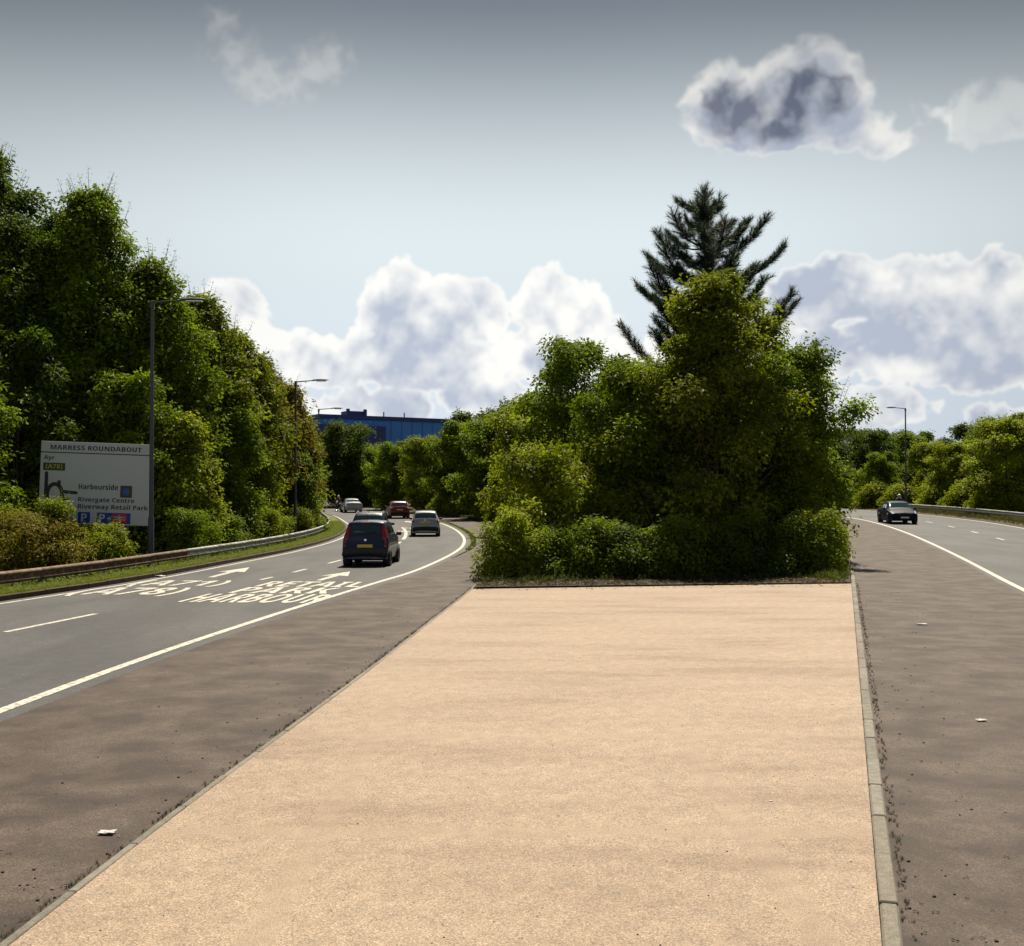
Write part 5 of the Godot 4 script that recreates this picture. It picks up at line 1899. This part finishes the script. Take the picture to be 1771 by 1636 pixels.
func ground_cover() -> void:
	rng.seed = 808
	var a := spline(left_kerb, 240)
	var grass := scatter(a.slice(55, 160), -1.45, -0.15, 15000, "tuft", [0.15, 0.18, 0.014], 1.0, 0.05)
	grass.append_array(scatter(a.slice(55, 160), -2.6, -1.3, 5000, "tuft", [0.11, 0.14, 0.014], 1.6, 0.0))
	sprays("grass", "tuft", M.leaf_matt, grass, self)
	var weeds := scatter(a.slice(60, 150), -3.2, -1.25, 1500, "weed", [0.075, 0.105, 0.02], 1.0, 0.0)
	var re := spline(right_edge, 200)
	weeds.append_array(scatter(re.slice(60, 170), 9.4, 12.5, 2500, "weed", [0.09, 0.085, 0.024], 1.0, 0.05))
	weeds.append_array(scatter(re.slice(60, 170), 8.5, 10.0, 1500, "weed", [0.095, 0.075, 0.028], 0.5, 0.05))
	# the island's edges
	var front := []
	for i in 40:
		front.append(Vector2(lerpf(-0.9, 9.9, i / 39.0), lerpf(28.7, 30.2, i / 39.0)))
	weeds.append_array(scatter(front, -2.2, -1.1, 260, "weed", [0.065, 0.08, 0.018], 0.55, 0.04))
	weeds.append_array(scatter(front.slice(0, 9), -1.8, -0.6, 70, "weed", [0.07, 0.085, 0.018], 0.5, 0.04))
	var kr := []
	for i in 50:
		var d := lerpf(30.3, 60.0, i / 49.0)
		kr.append(Vector2(kerb_right(d), d))
	weeds.append_array(scatter(kr, -1.0, -0.15, 1200, "weed", [0.10, 0.125, 0.016], 0.7, 0.04))
	var pe := spline(path_edge, 240)
	weeds.append_array(scatter(pe.slice(80, 180), 0.1, 1.3, 2500, "weed", [0.085, 0.11, 0.016], 0.8, 0.03))
	var b := spline(left_edge, 240)
	weeds.append_array(scatter(b.slice(106, 166), 0.03, 0.3, 700, "weed", [0.06, 0.075, 0.018], 0.3, 0.03))
	sprays("undergrowth", "weed", M.leaf_matt, weeds, self)
	var herbs := scatter(a.slice(62, 110), -1.5, -1.0, 260, "herb", [0.12, 0.15, 0.04], 0.8, 0.1)
	sprays("undergrowth", "herb", M.leaf, herbs, self)
	# moss and small weeds in the joints beside the edging stones
	var joint := scatter(pe.slice(20, 75), -0.09, -0.02, 700, "tuft", [0.05, 0.044, 0.020], 0.22, 0.0)
	var kn := []
	for i in 60:
		var d := lerpf(3.0, 30.0, i / 59.0)
		kn.append(Vector2(kerb_right(d), d))
	joint.append_array(scatter(kn, 0.065, 0.13, 700, "tuft", [0.05, 0.042, 0.020], 0.20, 0.0))
	sprays("moss", "tuft", M.leaf_matt, joint, self)
	# dead leaves, twigs and grit
	var st := begin()
	for i in 3:
		var o := Vector3(rng.randf_range(-0.03, 0.03), 0.006, rng.randf_range(-0.03, 0.03))
		var g := rng.randf() * TAU
		leaf(st, o, Vector3(cos(g), rng.randf_range(0.0, 0.3), sin(g)).normalized(), Vector3(rng.randf_range(-0.4, 0.4), 1, 0).normalized(), rng.randf_range(0.02, 0.06), rng.randf_range(0.015, 0.035))
	leaf_mesh["dead"] = done(st)
	st = begin()
	var so := SphereMesh.new()
	so.radius = 0.5
	so.height = 0.8
	so.radial_segments = 6
	so.rings = 3
	leaf_mesh["grit"] = so
	var dead := []
	var grit := []
	for i in 620:
		var d := 4.5 + 24.0 * pow(rng.randf(), 1.5)
		var left_side := rng.randf() < 0.5
		var x := 0.0
		if left_side:
			x = path_at(d) - 0.08 - rng.randf() * 2.6 * pow(rng.randf(), 1.6)
		else:
			x = kerb_right(d) + 0.08 + rng.randf() * 3.4 * pow(rng.randf(), 1.4)
		if rng.randf() < 0.45:
			dead.append([Transform3D(basis_up(Vector3(rng.randf_range(-0.2, 0.2), 1, rng.randf_range(-0.2, 0.2)).normalized(), rng.randf() * TAU, rng.randf_range(0.2, 0.6)), P(x, d, 0.004)), shade_of([0.03, 0.020, 0.012], 0.5)])
		else:
			grit.append([Transform3D(Basis.from_scale(Vector3(1, 0.7, 1) * rng.randf_range(0.008, 0.028)).rotated(Vector3.UP, rng.randf() * TAU), P(x, d, 0.004)), shade_of([0.04, 0.034, 0.03] if rng.randf() < 0.7 else [0.3, 0.28, 0.26], 0.4)])
	for i in 420:
		var d := 4.5 + 23.0 * pow(rng.randf(), 1.3)
		var x := rng.randf_range(path_at(d) + 0.1, kerb_right(d) - 0.1)
		if rng.randf() < 0.35:
			dead.append([Transform3D(basis_up(Vector3.UP, rng.randf() * TAU, rng.randf_range(0.12, 0.4)), P(x, d, 0.014)), shade_of([0.07, 0.04, 0.018], 0.4)])
		else:
			grit.append([Transform3D(Basis.from_scale(Vector3(1, 0.7, 1) * rng.randf_range(0.005, 0.014)), P(x, d, 0.014)), shade_of([0.10, 0.07, 0.05] if rng.randf() < 0.6 else [0.5, 0.46, 0.4], 0.4)])
	for i in 260:
		var p := Vector2(rng.randf_range(-0.95, 9.0), 0.0)
		p.y = lerpf(28.4, 29.85, (p.x + 1.0) / 10.3) - 0.9 * pow(rng.randf(), 2.5)
		dead.append([Transform3D(basis_up(Vector3.UP, rng.randf() * TAU, rng.randf_range(0.5, 1.3)), PV(p, 0.014)), shade_of([0.05, 0.032, 0.016], 0.45)])
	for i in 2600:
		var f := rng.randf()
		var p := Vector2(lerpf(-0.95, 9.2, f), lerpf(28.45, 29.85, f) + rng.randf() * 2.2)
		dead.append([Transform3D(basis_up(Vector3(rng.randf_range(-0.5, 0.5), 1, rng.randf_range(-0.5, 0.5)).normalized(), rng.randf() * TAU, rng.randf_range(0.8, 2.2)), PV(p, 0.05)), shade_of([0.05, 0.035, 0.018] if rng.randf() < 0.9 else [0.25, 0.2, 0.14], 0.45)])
	sprays("leaf_litter", "dead", M.leaf_matt, dead, self)
	sprays("gravel", "grit", M.leaf_matt, grit, self)
	# scraps of litter
	var paper := mat(0.42, 0.415, 0.40, 0.8)
	for e in [[-2.92, 7.9, 0.075, "crumpled white paper scrap on the left footway near the edging"], [5.07, 11.8, 0.07, "white paper scrap on the right footway, nearer one"], [7.7, 20.5, 0.12, "flat white paper scrap on the right footway, farther one"],
			[3.73, 12.7, 0.025, "tiny white scrap on the beige paving towards the right edging"], [2.06, 8.7, 0.022, "tiny white scrap on the beige paving near its middle"], [-10.45, 32.4, 0.24, "crumpled white bag in the gutter below the left kerb"]]:
		var s := begin()
		s.set_smooth_group(-1)
		var r: float = e[2] * 0.75
		var g := []
		for i in 5:
			for j in 5:
				g.append(Vector3((i - 2) * r * 0.5 + rng.randf_range(-0.1, 0.1) * r, rng.randf_range(0.02, 0.5) * r * (1.0 if r > 0.2 else 0.45), (j - 2) * r * 0.36 + rng.randf_range(-0.1, 0.1) * r))
		for i in 4:
			for j in 4:
				quad(s, g[i * 5 + j], g[i * 5 + j + 1], g[i * 5 + j + 6], g[i * 5 + j + 5])
		var o := put("litter_scrap", done(s), paper, self)
		o.position = P(e[0], e[1], 0.014)
		tag(o, e[3], "litter", "")
